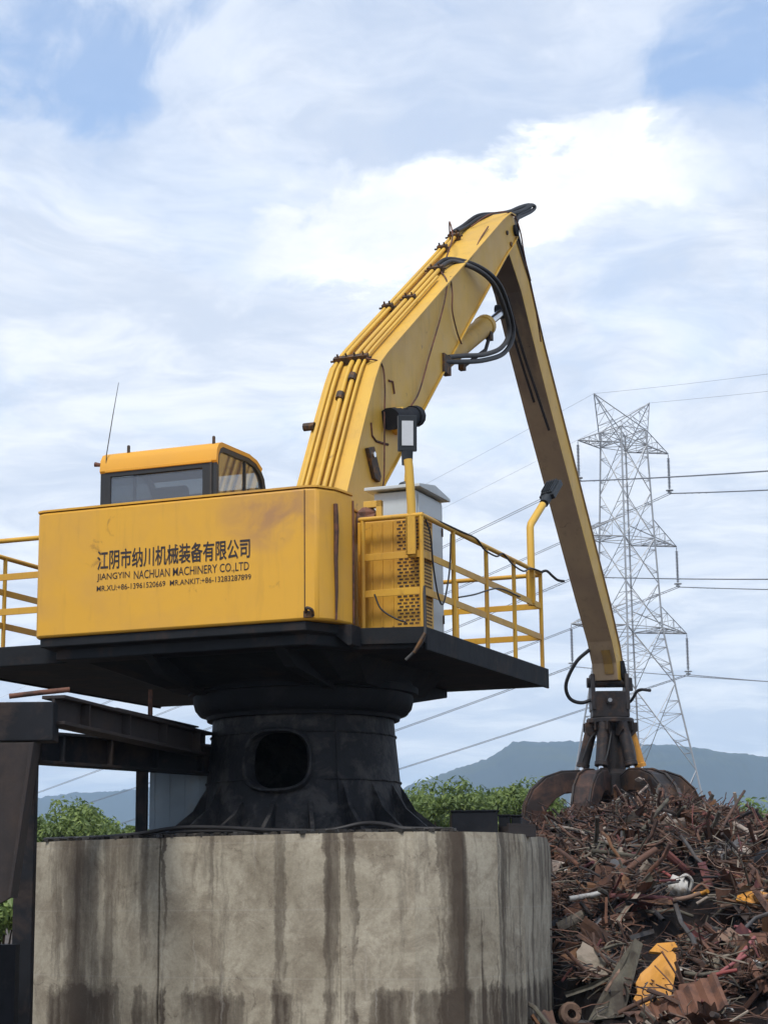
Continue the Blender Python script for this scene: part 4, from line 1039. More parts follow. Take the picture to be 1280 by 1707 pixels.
for z, half, rise in ((48.5, 6.25, 1.8), (38.3, 6.9, 2.2), (28.9, 7.85, 2.3)):
    for s in (-1, 1):
        e = MB()
        tip = Vector((s * half, 0, z))
        c0 = [corner(i, z) for i in ((1, 2) if s > 0 else (0, 3))]; c1 = [corner(i, z + rise) for i in ((1, 2) if s > 0 else (0, 3))]
        for c in c0: e.tube([c, tip], 0.07, 4)
        for c in c1: e.tube([c, tip], 0.06, 4)
        k = 4
        for q in range(1, k):
            u, u2 = q / k, (q - 1) / k
            l = [c.lerp(tip, u) for c in c0]; h_ = [c.lerp(tip, u) for c in c1]
            l2 = [c.lerp(tip, u2) for c in c0]; h2 = [c.lerp(tip, u2) for c in c1]
            e.tube([l[0], l[1]], 0.035, 4); e.tube([l2[0], l[1]], 0.03, 4); e.tube([l2[1], l[0]], 0.03, 4)
            for y in (0, 1): e.tube([l[y], h_[y]], 0.035, 4); e.tube([l2[y], h_[y]], 0.03, 4)
            e.tube([h_[0], h_[1]], 0.03, 4); e.tube([h2[0], h_[1]], 0.028, 4)
        arm = e.build('crossarm', M['galv'], TT)
        # suspension insulator string
        e = MB(); prof = [(0.05, z - 0.1), (0.05, z - 0.5)]
        zz = z - 0.5
        for q in range(22):
            prof += [(0.08, zz), (0.19, zz - 0.04), (0.08, zz - 0.1)]; zz -= 0.155
        prof += [(0.05, zz), (0.05, zz - 0.35)]
        e.lathe(prof, (tip.x, 0), 8)
        ins_ = e.build('insulator_string', M['insul'], TT, smooth=40)
        e = MB(); e.lathe([(0.10, zz - 0.10), (0.42, zz - 0.12), (0.42, zz - 0.2), (0.10, zz - 0.2)], (tip.x, 0), 12); e.obox((tip.x, 0, zz - 0.42), (0.5, 0.12, 0.2), Matrix.Identity(3)); e.build('yoke_plate', M['galv'], ins_)
        TIPS.append((s, z, Vector((tip.x, 0, zz - 0.5))))
for s in (-1, 1):
    tip = Vector((s * 3.85, 0, 53.9)); e = MB()
    lo = [corner(i, 48.6) for i in ((1, 2) if s > 0 else (0, 3))]; inn_ = [corner(i, 50.3) for i in ((0, 3) if s > 0 else (1, 2))]
    for c in lo + inn_: e.tube([c, tip], 0.06, 4)
    for q in (1, 2, 3, 4):
        u = q / 5
        e.tube([lo[0].lerp(tip, u), inn_[0].lerp(tip, u)], 0.03, 4); e.tube([lo[1].lerp(tip, u), inn_[1].lerp(tip, u)], 0.03, 4); e.tube([lo[0].lerp(tip, u), lo[1].lerp(tip, u)], 0.03, 4)
        e.tube([lo[0].lerp(tip, u - .2), inn_[0].lerp(tip, u)], 0.028, 4); e.tube([lo[1].lerp(tip, u - .2), inn_[1].lerp(tip, u)], 0.028, 4)
    e.build('horn', M['galv'], TT)
    TIPS.append((s, 53.9, tip))
# conductors: real spans on either side of the tower
tname = {48.5: 'upper', 38.3: 'middle', 28.9: 'lower'}
TM = Matrix.Translation(TW) @ Matrix.Rotation(TA, 4, 'Z')
def span(p, sgn, slope, k, L, off):
    pts = []
    for q in range(33):
        tt = L * (q / 32) ** 1.4
        pts.append(TM @ Vector((p.x + off, sgn * tt, p.z - slope * tt + k * tt * tt)))
    return pts
for s, z, p in TIPS:
    side_ = 'right' if s > 0 else 'left'
    e = MB()
    earth = z > 53
    for off in ((0,) if earth else (-0.22, 0.22)):
        r_ = 0.014 if earth else 0.036
        e.tube(span(p, 1, 0.125, 0.00012, 330, off), r_, 4)
        e.tube(span(p, -1, 0.165, 0.00042, 230, off), r_, 4)
        if not earth:
            for sg in (1, -1):
                for q in range(2, 6): # vibration dampers near the clamp
                    a = TM @ Vector((p.x + off, sg * q * 1.1, p.z - (0.125 if sg > 0 else 0.165) * q * 1.1 - 0.05)); e.tube([a - Vector((0, 0, 0.02)), a + Vector((0.0, 0, 0.02))], 0.055, 5)
    o = e.build('earth_wire' if earth else 'power_conductor', M['wire'])
    if earth: tag(o, 'thin earth wire strung from the %s horn of the lattice tower' % side_, 'cable', 'overhead wires')
    else: tag(o, 'twin overhead conductor hung from the %s %s crossarm of the lattice tower' % (tname[z], side_), 'cable', 'overhead wires')

# ------------------------------------------------------------------ trees
def tree(loc, h, rad, seed, label, leaf='leaf', leaves=5200, size=0.066, group='trees behind the machine', trunk_h=0.35, squash=0.85):
    rng = random.Random(seed)
    o = empty('leafy_tree', loc); tag(o, label, 'tree', group)
    tr_ = MB()
    th = h * trunk_h
    tr_.tube([(0, 0, -0.1), (0.05, 0.02, th * 0.5), (-0.03, 0.05, th), (0.02, 0, h * 0.7)], [h * 0.045, h * 0.036, h * 0.028, h * 0.012], 8)
    clumps = []
    nC = 30
    for k in range(nC):
        an = rng.uniform(0, 2 * math.pi); u = rng.uniform(-0.75, 1); rr = math.sqrt(max(0.02, 1 - u * u)) * rng.uniform(0.45, 1.05)
        c = Vector((math.cos(an) * rad * rr, math.sin(an) * rad * rr, h - rad * squash + u * rad * squash * rng.uniform(0.8, 1.08)))
        cr = rad * rng.choice((0.16, 0.2, 0.26, 0.34, 0.42)) * rng.uniform(0.85, 1.15)
        clumps.append((c, cr))
        if k % 3 == 0:
            st0 = Vector((0, 0, th * rng.uniform(0.7, 1.2)))
            tr_.tube([st0, st0.lerp(c, 0.5) + Vector((0, 0, -0.1)), c], [h * 0.018, h * 0.011, h * 0.004], 5)
    tr_.build('trunk', M['bark'], o, smooth=60)
    cr_ = MB()
    for k in range(int(leaves * (3.2 if size < 0.1 and h > 2.5 else 1.2))):
        c, r_ = clumps[k % nC]
        d = Vector((rng.gauss(0, 1), rng.gauss(0, 1), rng.gauss(0, 1))).normalized()
        p = c + d * r_ * rng.uniform(0.45, 1.12)
        s = size * rng.uniform(0.4, 1.5)
        ax_ = (d + Vector((rng.gauss(0, .6), rng.gauss(0, .6), rng.gauss(0, .6)))).normalized()
        b1 = ax_.cross(Vector((rng.gauss(0, 1), rng.gauss(0, 1), rng.gauss(0, 1)))).normalized(); b2 = ax_.cross(b1)
        cr_.add([p - b1 * s, p - b2 * s * 0.42 + ax_ * s * .12, p + b1 * s - ax_ * s * .1, p + b2 * s * 0.42 + ax_ * s * .12], [(0, 1, 2, 3)])
    cr_.build('crown', M[leaf], o)
    return o
def px(u, Y): return (u - 640) / 3200 * Y
tree((px(690, 52), 52, 0), 4.15, 1.3, 1, 'low leafy tree directly right of the black pedestal', 'leaf', 4200)
tree((px(742, 50), 50, 0), 4.2, 1.3, 2, 'bushy green tree behind the left half of the black box', 'leaf', 4600)
tree((px(800, 54), 54, 0), 4.3, 1.35, 3, 'bushy green tree directly behind the black box on the concrete', 'leaf_dark', 4600)
tree((px(852, 52), 52, 0), 4.3, 1.35, 4, 'leafy tree between the black box and the grapple', 'leaf', 4600)
tree((px(905, 58), 58, 0), 4.0, 1.3, 5, 'leafy tree mostly hidden behind the left grapple tine', 'leaf_dark', 3600)
tree((px(110, 46), 46, 0), 3.6, 1.3, 6, 'dense round tree seen through the gantry opening, at its left post', 'leaf', 5000)
tree((px(165, 48), 48, 0), 3.6, 1.25, 7, 'dense round tree in the middle of the gantry opening', 'leaf_dark', 4600)
tree((px(212, 47), 47, 0), 3.25, 1.15, 8, 'lower tree at the right post of the gantry opening', 'leaf', 4000)
tree((px(60, 47), 47, 0), 3.4, 1.3, 16, 'tree hidden behind the left steel post', 'leaf_dark', 3000)
tree((px(1262, 70), 70, 0), 4.6, 1.5, 9, 'small pale tree beyond the scrap heap at the right edge', 'leaf_light', 3200, 0.13)
tree((px(1330, 74), 74, 0), 4.9, 1.8, 10, 'larger pale tree beyond the scrap heap, cut by the right edge', 'leaf_light', 3200, 0.13)
tree((px(1205, 78), 78, 0), 4.5, 1.4, 12, 'distant pale bush peeping over the right shoulder of the scrap', 'leaf_light', 2600, 0.13)
tree((px(4, 21.5), 21.5, 0), 1.68, 0.34, 11, 'bright leafy bush cut by the left edge under the rusty chute', 'leaf_light', 1500, 0.06)

# ------------------------------------------------------------------ steel gantry left of the pedestal
GA = empty('steel_gantry', (-3.49, 19.0, 0))
tag(GA, 'dark steel access gantry with posts and beams left of the pedestal', 'gantry')
def gp(x, y, z): return (x + 3.49, y - 19.0, z)
def ibeam(a, b_, h, fl, name, mt, tf=0.03):
    a, b_ = Vector(a), Vector(b_)
    e = MB(); e.bar(a, b_, 0.025, h - 2 * tf); web = e.build(name, M[mt], GA)
    for s in (-1, 1):
        e = MB(); off = Vector((0, 0, s * (h / 2 - tf / 2))); e.bar(a + off, b_ + off, fl, tf); e.build('flange', M[mt], web, bevel=0.004)
    for q in (0.15, 0.4, 0.65, 0.9):
        c = a.lerp(b_, q); d = (b_ - a).normalized()
        e = MB(); e.bar(c - d * 0.01, c + d * 0.01, fl * 0.9, h - 2 * tf - 0.004); e.build('stiffener', M[mt], web)
    return web
ibeam(gp(-2.93, 16.9, 3.24), gp(-1.96, 20.75, 3.22), 0.26, 0.22, 'walkway_beam', 'gantry_rust')
ibeam(gp(-3.55, 19.15, 3.09), gp(-1.85, 20.75, 3.05), 0.32, 0.24, 'lintel_beam', 'gantry')
e = MB(); e.bar(gp(-3.52, 18.95, -0.1), gp(-3.52, 18.95, 3.2), 0.19, 0.16); e.build('post', M['gantry'], GA, bevel=0.01)
e = MB(); e.bar(gp(-2.585, 20.45, 2.2), gp(-2.585, 20.45, 3.0), 0.12, 0.12); e.build('post', M['gantry'], GA, bevel=0.01)
e = MB(); e.bar(gp(-4.6, 16.9, 3.13), gp(-2.9, 16.9, 3.13), 0.3, 0.34); e.build('end_beam', M['gantry'], GA, bevel=0.01)
e = MB(); e.bar(gp(-3.2, 16.95, 3.1), gp(-3.5, 18.95, 3.06), 0.22, 0.3); e.build('cross_beam', M['gantry'], GA, bevel=0.01)
e = MB(); e.bar(gp(-2.43, 19.8, 3.35), gp(-2.43, 19.8, 3.72), 0.045, 0.045); e.build('stub_post', M['rust_pipe'], GA)
e = MB(); e.bar(gp(-2.78, 18.2, 3.37), gp(-2.2, 20.2, 3.36), 0.5, 0.015); e.build('tread_plate', M['gantry'], GA)
# blue sheet
BS = MB(); BS.box((-0.34, -0.012, 0), (0.40, 0.012, 0.76)); 
for k in range(5): BS.box((-0.30 + k * 0.16, -0.018, 0.01), (-0.285 + k * 0.16, -0.0125, 0.75))
o = BS.build('sheet_panel', M['blue_sheet']); o.location = (-2.2, 20.75, 2.205); tag(o, 'blue-grey sheet metal panel standing between gantry post and pedestal', 'metal panel')
# tapered chute plate in front at the left edge
CH = empty('steel_chute', (-3.45, 16.7, 0)); tag(CH, 'dark brown tapered steel chute leaning at the left edge', 'chute')
e = MB()
pl_ = [(-0.75, 2.94), (0.40, 2.94), (0.29, 2.1), (0.235, 1.62), (0.1, 1.55), (-0.75, 1.35)]
e.prism(pl_, lambda a, b_, y: (a, y, b_), -0.02, 0.02); e.build('face_plate', M['gantry_rust'], CH, bevel=0.005)
e = MB(); e.prism([(0.375, 2.93), (0.41, 2.94), (0.245, 1.62), (0.215, 1.62)], lambda a, b_, y: (a, y, b_), -0.075, 0.25); e.build('side_flange', M['gantry_rust'], CH, bevel=0.004)
e = MB(); e.prism([(-0.75, 2.94), (-0.75, 1.35), (-0.71, 1.35), (-0.71, 2.94)], lambda a, b_, y: (a, y, b_), -0.06, 0.4); e.build('side_flange', M['gantry_rust'], CH)
e = MB()
for x in (-0.6, 0.05): e.bar((x, 0.2, -0.1), (x, 0.2, 1.6), 0.08, 0.08)
e.build('leg', M['gantry'], CH)
# rusty pipe lying across the beam
e = MB(); e.tube([(-0.36, 0, 0.0), (-0.1, 0.05, 0.035), (0.16, 0.1, 0.065)], 0.024, 10)
o = e.build('rusty_pipe', M['rust_pipe'], smooth=50); o.location = (-2.98, 17.0, 3.375); tag(o, 'rusty pipe end sticking out above the gantry beam', 'pipe')
# dark shed wall low at the left edge
e = MB(); e.box((-2.5, -0.1, 0), (0.62, 0.1, 1.20)); o = e.build('low_wall', M['black_steel']); o.location = (-4.05, 18.2, 0); tag(o, 'black low steel wall at the bottom left corner', 'wall')

# ------------------------------------------------------------------ things lying on the plinth
def crate(name, loc, size, label, cat, rz=0.0):
    o = empty(name, loc, rz); tag(o, label, cat)
    x, y, z = size
    e = MB(); e.box((-x / 2, -y / 2, 0), (x / 2, y / 2, z)); e.build('box_body', M['black_steel'], o, bevel=0.006)
    e = MB(); e.box((-x / 2 - 0.012, -y / 2 - 0.012, z + 0.001), (x / 2 + 0.012, y / 2 + 0.012, z + 0.016)); e.build('box_lid', M['black_steel'], o, bevel=0.003)
    return o
crate('steel_box', (0.885, 19.62, ZT), (0.46, 0.34, 0.225), 'large black steel box on the concrete block right of the pedestal', 'steel box', R(-3))
crate('steel_box', (1.215, 20.1, ZT), (0.11, 0.2, 0.20), 'narrow black steel box directly right of the large black box', 'steel box', R(-8))
crate('steel_box', (1.345, 20.2, ZT), (0.10, 0.2, 0.20), 'narrow black steel box at the right rim of the concrete block', 'steel box', R(-8))
e = MB(); e.box((-0.2, -0.07, 0), (0.2, 0.07, 0.10)); e.box((-0.2, -0.07, 0.101), (0.2, -0.05, 0.13)); o = e.build('steel_channel', M['gantry_rust']); o.location = (1.32, 19.75, ZT - 0.02); o.rotation_euler = (0, 0, R(42)); tag(o, 'grey steel channel lying on the sloping right rim of the block', 'steel channel')
def ground_hose(pts, r, label):
    e = MB(); e.tube(spline(pts, 6), r, 7); o = e.build('power_cable', M['hose'], smooth=70); tag(o, label, 'cable', 'cables lying on the concrete block'); return o
def wp(x, y, z): return W(x, y, ZT + z)
ground_hose([wp(-2.5, -1.15, .03), wp(-1.8, -1.35, .03), wp(-1.2, -1.5, .05), wp(-0.7, -1.55, .10), wp(-0.2, -1.62, .09), wp(0.4, -1.7, .05), wp(0.9, -1.72, .03)], 0.022, 'thick black cable along the front rim, bulging left of the pedestal')
ground_hose([wp(-1.9, -1.25, .03), wp(-1.2, -1.4, .04), wp(-0.6, -1.48, .06), wp(0.0, -1.55, .05), wp(0.6, -1.62, .03)], 0.018, 'thin black cable just behind the thick one on the front rim')
ground_hose([wp(0.5, -1.6, .03), wp(0.95, -1.5, .04), wp(1.25, -1.4, .10), wp(1.5, -1.45, .09), wp(1.75, -1.5, .04), wp(2.1, -1.4, .03)], 0.024, 'black cable bulging between the pedestal foot and the large black box')
for k in range(70):
    pass
gm = MB(); rng = random.Random(77)
for k in range(420):
    i = rng.choice((0, 0, 1, 1, 1, 2, 3)); a, b_ = Vector(plan[i]), Vector(plan[i + 1]); u = rng.random(); p = a.lerp(b_, u)
    inw = (cc - p).normalized() * rng.uniform(0.03, 0.45); p = p + inw
    r_ = rng.uniform(0.01, 0.045)
    c = W(p.x, p.y, ZT + r_ * 0.4)
    M3 = Matrix.Rotation(rng.uniform(0, 3), 3, 'Z') @ Matrix.Rotation(rng.uniform(-.4, .4), 3, 'X')
    gm.obox(c, (r_ * rng.uniform(1, 3), r_ * rng.uniform(.7, 1.6), r_), M3)
tag(gm.build('grease_and_rubble', M['grime']), 'black grime and crumbs along the top rim of the concrete block', 'debris', kind='stuff')

# ------------------------------------------------------------------ scrap heap
def hollow(x, y): return noise.noise((x * 0.95 + 3, y * 0.42, 9.0))
def pile_h(x, y):
    """height of the scrap surface"""
    ridge = 2.58 + 0.26 * math.exp(-((x - 4.0) / 1.0) ** 2) - 0.22 * max(0, x - 5.2) ** 1.2 - 0.12 * max(0, 3.0 - x)
    f = min(1.0, max(0.0, (y - 18.8) / 10.6))
    h = ridge * (f ** 0.8)
    if y > 31.5: h *= max(0.0, 1 - (y - 31.5) / 9.0)
    left = 1.0 if y > 26 else min(1.0, max(0.0, (x - 1.2) / 0.9))
    lo = 1.2 if y > 26 else 1.2
    if x < lo + 0.9: h *= max(0.0, min(1.0, (x - lo + 0.5) / 1.2)) if y > 26 else left
    h += 0.16 * noise.noise((x * 0.75, y * 0.6, 1.5)) + 0.17 * noise.noise((x * 1.9, y * 1.3, 4.0)) - 1.3 * max(0.0, hollow(x, y) - 0.05) * (1 if y < 27 else 0.2)
    return max(0.02, h)
e = MB()
NXp, NYp = 70, 80
for j in range(NYp + 1):
    for i in range(NXp + 1):
        x = 1.0 + 13.0 * i / NXp; y = 18.2 + 22 * j / NYp
        e.v.append((x, y, pile_h(x, y) - 0.12 + 0.08 * noise.noise((x * 5, y * 5, 0))))
e.f = [(j * (NXp + 1) + i, j * (NXp + 1) + i + 1, (j + 1) * (NXp + 1) + i + 1, (j + 1) * (NXp + 1) + i) for j in range(NYp) for i in range(NXp)]
e.m = [0] * len(e.f)
M['heap'] = simple('hollow_shade_black', (0.012, 0.010, 0.010), 0.9, 0, 0.6, 5, (0.03, 0.02, 0.017), 0.3, 0.8, 0.1)  # near-black core colour paints the deep shade in the hollows between pieces
tag(e.build('scrap_mound', M['heap']), 'core of the scrap metal heap right of the concrete block, coloured near black for the shade in its hollows', 'scrap heap', kind='stuff')
RM = [M['rust%d' % i] for i in range(11)]
WT = [0, 0, 0, 0, 0, 1, 1, 1, 2, 2, 4, 4, 4, 4, 3, 6, 7, 7, 8, 9, 9, 10]
CLEAR = [(1094, 1636, 52, 66), (1130, 1490, 34, 30), (1180, 1650, 30, 34)]
def seen_at(p):
    q = p - Vector((0, 0, EYE)); z = q.dot(fw)
    return 640 + 3200 * q.dot(rt) / z, 853.5 - 3200 * q.dot(up) / z
def heap_pt(rng, ylo=18.9, yhi=32.5, clear=False):
    while True:
        y = rng.uniform(ylo, yhi)
        x = rng.uniform(max(1.5, 0.085 * y - 0.4), 0.21 * y + 0.3 if clear else 0.27 * y + 1.0)
        h = pile_h(x, y)
        if h > 0.1:
            u, v = seen_at(Vector((x, y, h)))
            k = 1.0 if clear else 0.75
            if y < 28 and hollow(x, y) > 0.04 and rng.random() < 0.93: continue
            if any(abs(u - a) < rx * k and abs(v - b_ ) < ry * k for a, b_, rx, ry in CLEAR): continue
            return Vector((x, y, h))
def bent(rng, L, k, wild):
    d = Vector((rng.gauss(0, 1), rng.gauss(0, 1), rng.gauss(0, 0.45))).normalized()
    p = Vector((0, 0, 0)); pts = [p.copy()]
    for _ in range(k):
        p = p + d * (L / k); pts.append(p.copy())
        d = (d + Vector((rng.gauss(0, wild), rng.gauss(0, wild), rng.gauss(0, wild * 0.6)))).normalized()
    c = sum(pts, Vector()) / len(pts)
    return [q - c for q in pts]
rng = random.Random(2024)
tg = MB()
for k in range(7200):
    b_ = heap_pt(rng)
    fine_ = rng.random() < 0.75
    L = rng.uniform(0.2, 0.75) if fine_ else rng.uniform(0.4, 1.1)
    pts = bent(rng, L, rng.choice((3, 4, 5)), rng.uniform(0.15, 0.75))
    off = b_ + Vector((0, 0, rng.uniform(-0.10, 0.10)))
    r_ = rng.uniform(0.004, 0.010) if fine_ else rng.uniform(0.008, 0.017)
    tg.tube([q + off for q in pts], r_, 4 if fine_ else 5, rng.choice(WT if b_.y < 28 or rng.random() < 0.55 else (3, 3, 7, 2, 1, 5)), cap=False)
for k in range(2600):
    # long springy wire, looping over everything
    b_ = heap_pt(rng)
    pts = bent(rng, rng.uniform(0.6, 1.9), rng.choice((6, 7, 8)), rng.uniform(0.25, 0.7))
    off = b_ + Vector((0, 0, rng.uniform(-0.02, 0.13)))
    tg.tube([Vector((q.x, q.y, q.z * 0.6)) + off for q in pts], rng.uniform(0.004, 0.0085), 3, rng.choice((0, 0, 0, 1, 1, 1, 2, 4, 4, 7, 3, 10)), cap=False)
for k in range(2600):
    b_ = heap_pt(rng)
    w_, l_ = rng.uniform(0.015, 0.06), rng.uniform(0.04, 0.2)
    if b_.y < 24.5 and b_.x > 2.9 and rng.random() < 0.5: w_ *= 2.4; l_ *= 1.7
    M3 = Matrix.Rotation(rng.uniform(0, 6.28), 3, 'Z') @ Matrix.Rotation(rng.gauss(0, .7), 3, 'X') @ Matrix.Rotation(rng.gauss(0, .7), 3, 'Y')
    c = b_ + Vector((0, 0, rng.uniform(-0.08, 0.07)))
    cr = rng.gauss(0, 0.04)
    vs = [c + M3 @ Vector(q) for q in ((-l_, -w_, 0), (0, -w_ * rng.uniform(.6, 1.2), cr), (l_, -w_, 0), (l_, w_, cr * .6), (0, w_, -cr), (-l_, w_ * rng.uniform(.4, 1), cr))]
    tg.add(vs, [(0, 1, 4, 5), (1, 2, 3, 4)], rng.choice(WT))
tag(tg.build('scrap_tangle', RM), 'tangle of rusty rods wires and clippings covering the scrap heap', 'scrap', kind='stuff')
pass
# curled sheet, angle iron, rings and coils jammed between the rods
cs = MB()
def place(rng, b_):
    return Matrix.Rotation(rng.uniform(0, 6.28), 3, 'Z') @ Matrix.Rotation(rng.gauss(0, .55), 3, 'X') @ Matrix.Rotation(rng.gauss(0, .55), 3, 'Y')
CC = (0, 0, 1, 1, 2, 2, 3, 4, 4, 7, 8, 8, 9, 10, 10, 6, 5)
for k in range(420):
    b_ = heap_pt(rng, clear=True); M3 = place(rng, b_); c = b_ + Vector((0, 0, rng.uniform(-0.05, 0.08)))
    big = 1.5 if (b_.y < 25 and b_.x > 2.4) else 1.0
    Lc, rc, a0_, arc_ = rng.uniform(0.08, 0.24) * big, rng.uniform(0.05, 0.14) * big, rng.uniform(0, 6), rng.uniform(0.8, 2.8)
    nn_ = 7; vs = []
    for i in range(nn_):
        an = a0_ + arc_ * i / (nn_ - 1); r1 = rc * (1 + 0.25 * noise.noise((k, i * .7, 0)))
        for e_ in (-1, 1):
            vs.append(c + M3 @ Vector((e_ * Lc * (1 + 0.2 * noise.noise((k, i, 5))), r1 * math.cos(an), r1 * math.sin(an))))
    cs.add(vs, [(i * 2, i * 2 + 1, i * 2 + 3, i * 2 + 2) for i in range(nn_ - 1)], rng.choice(CC))
for k in range(240):
    b_ = heap_pt(rng, clear=True); M3 = place(rng, b_); c = b_ + Vector((0, 0, rng.uniform(0.0, 0.1)))
    L_, w_ = rng.uniform(0.15, 0.5), rng.uniform(0.02, 0.05); mi_ = rng.choice(CC)
    bend_ = rng.uniform(-0.12, 0.12)
    for (p, q) in (((0, 0, 0), (0, w_, 0)), ((0, 0, 0), (0, 0, w_))):
        vs = [c + M3 @ Vector((x, p[1], p[2] + bend_ * (x / L_) ** 2)) for x in (-L_, -L_ / 3, L_ / 3, L_)] + [c + M3 @ Vector((x, q[1], q[2] + bend_ * (x / L_) ** 2)) for x in (-L_, -L_ / 3, L_ / 3, L_)]
        cs.add(vs, [(i, i + 1, 5 + i, 4 + i) for i in range(3)], mi_)
for k in range(110):
    b_ = heap_pt(rng, clear=True); M3 = place(rng, b_); c = b_ + Vector((0, 0, rng.uniform(0.0, 0.1)))
    rr_ = rng.uniform(0.04, 0.14); turns = rng.choice((1, 1, 1, 4)); 
    if turns == 4: rr_ *= 0.45
    cs.tube([c + M3 @ Vector((rr_ * math.cos(q * 0.6), rr_ * math.sin(q * 0.6), 0.012 * q if turns == 4 else 0)) for q in range(int(10.4 * turns * rng.uniform(.6, 1)) + 1)], rng.uniform(0.006, 0.014), 4, rng.choice(CC), cap=False)
for k in range(160):
    b_ = heap_pt(rng, clear=True); M3 = place(rng, b_); c = b_ + Vector((0, 0, rng.uniform(-0.02, 0.08)))
    r1, L_ = rng.uniform(0.025, 0.07), rng.uniform(0.08, 0.4); mi_ = rng.choice(CC)
    cs.tube([c + M3 @ Vector((-L_, 0, 0)), c + M3 @ Vector((0, 0, rng.uniform(-.04, .04))), c + M3 @ Vector((L_, 0, 0))], r1, 8, mi_, cap=False)
    cs.tube([c + M3 @ Vector((-L_, 0, 0)), c + M3 @ Vector((L_, 0, 0))], r1 * 0.86, 8, 4, cap=False)
tag(cs.build('scrap_pieces', RM), 'curled sheet, angle iron, rings and short pipes jammed in the scrap heap', 'scrap', kind='stuff')
# wild thin tangle on the far right crest
tw2 = MB()
for k in range(1500):
    y = rng.uniform(27.5, 31.5); x = rng.gauss(5.2, 0.75)
    h = pile_h(x, y)
    pts = bent(rng, rng.uniform(0.3, 0.8), 5, 0.7)
    off = Vector((x, y, h + rng.uniform(-0.05, 0.22)))
    tw2.tube([q + off for q in pts], rng.uniform(0.005, 0.010), 3, rng.choice((0, 0, 1, 6, 0, 1, 4)), cap=False)
tag(tw2.build('scrap_wire', RM), 'dense bird-nest of thin rusty wire on the right crest of the heap', 'scrap wire', kind='stuff')

# individual bars and plates lying on top
CNAME = ['dark brown', 'reddish brown', 'rust red', 'tan', 'blackish', 'pale', 'crimson brown', 'olive grey', 'orange brown', 'grey', 'dusty beige']
def where(p):
    u, v = seen_at(p)
    r_ = 'crest' if v < 1430 else ('upper slope' if v < 1520 else ('middle slope' if v < 1610 else 'foot'))
    c_ = 'left side' if u < 1010 else ('middle' if u < 1120 else ('right side' if u < 1220 else 'right edge'))
    return 'at the %s of the heap, %s' % (r_, c_) if r_ in ('crest', 'foot') else 'on the %s of the heap, %s' % (r_, c_)
def put(o, loc, rot): o.location = loc; o.rotation_euler = rot
bar_meshes = []
for k in range(14):
    e = MB(); e.tube(bent(rng, rng.uniform(0.55, 1.6), 6, rng.uniform(0.1, 0.5)), rng.choice((0.012, 0.014, 0.018, 0.024, 0.03)), 6)
    bar_meshes.append(e)
bar_mesh_cache = {}
for k in range(270):
    b_ = heap_pt(rng, clear=True)
    i = k % 14; c = rng.choice(WT)
    if (i, c) not in bar_mesh_cache: bar_mesh_cache[(i, c)] = bar_meshes[i].mesh('scrap_bar', RM[c], 60)
    o = bpy.data.objects.new('scrap_bar', bar_mesh_cache[(i, c)]); col.objects.link(o)
    put(o, b_ + Vector((0, 0, rng.uniform(0.02, 0.12))), (rng.gauss(0, .16), rng.gauss(0, .16), rng.uniform(0, 6.28)))
    tag(o, 'bent %s bar lying loose %s' % (CNAME[c], where(b_)), 'scrap bar', 'loose bars on the scrap heap')
plate_cache = {}
for k in range(95):
    b_ = heap_pt(rng, clear=True)
    i = k % 9; c = rng.choice((0, 1, 1, 2, 2, 3, 4, 7, 8, 8, 9, 10))
    if (i, c) not in plate_cache:
        e = MB(); n = 5; w_, l_ = rng.uniform(0.08, 0.24), rng.uniform(0.14, 0.40); sd_ = rng.uniform(0, 50)
        for t_ in (0, 0.008):
            for a in range(n):
                for q in range(n):
                    x, y = (a / (n - 1) - .5) * 2 * l_ * (1 - 0.25 * (q % 2) * rng.random()), (q / (n - 1) - .5) * 2 * w_
                    e.v.append((x, y, 0.10 * noise.noise((x * 4 + sd_, y * 4, 0)) + t_))
        m_ = n * n
        for a in range(n - 1):
            for q in range(n - 1):
                v0 = a * n + q; e.f += [(v0, v0 + 1, v0 + n + 1, v0 + n), (m_ + v0 + n, m_ + v0 + n + 1, m_ + v0 + 1, m_ + v0)]
        e.m = [0] * len(e.f)
        plate_cache[(i, c)] = e.mesh('scrap_plate', RM[c])
    o = bpy.data.objects.new('scrap_plate', plate_cache[(i, c)]); col.objects.link(o)
    put(o, b_ + Vector((0, 0, rng.uniform(0.0, 0.1))), (rng.gauss(0.5, .6), rng.gauss(0, .6), rng.uniform(0, 6.28)))
    tag(o, 'crumpled %s sheet offcut %s' % (CNAME[c], where(b_)), 'scrap plate', 'sheet offcuts on the scrap heap')

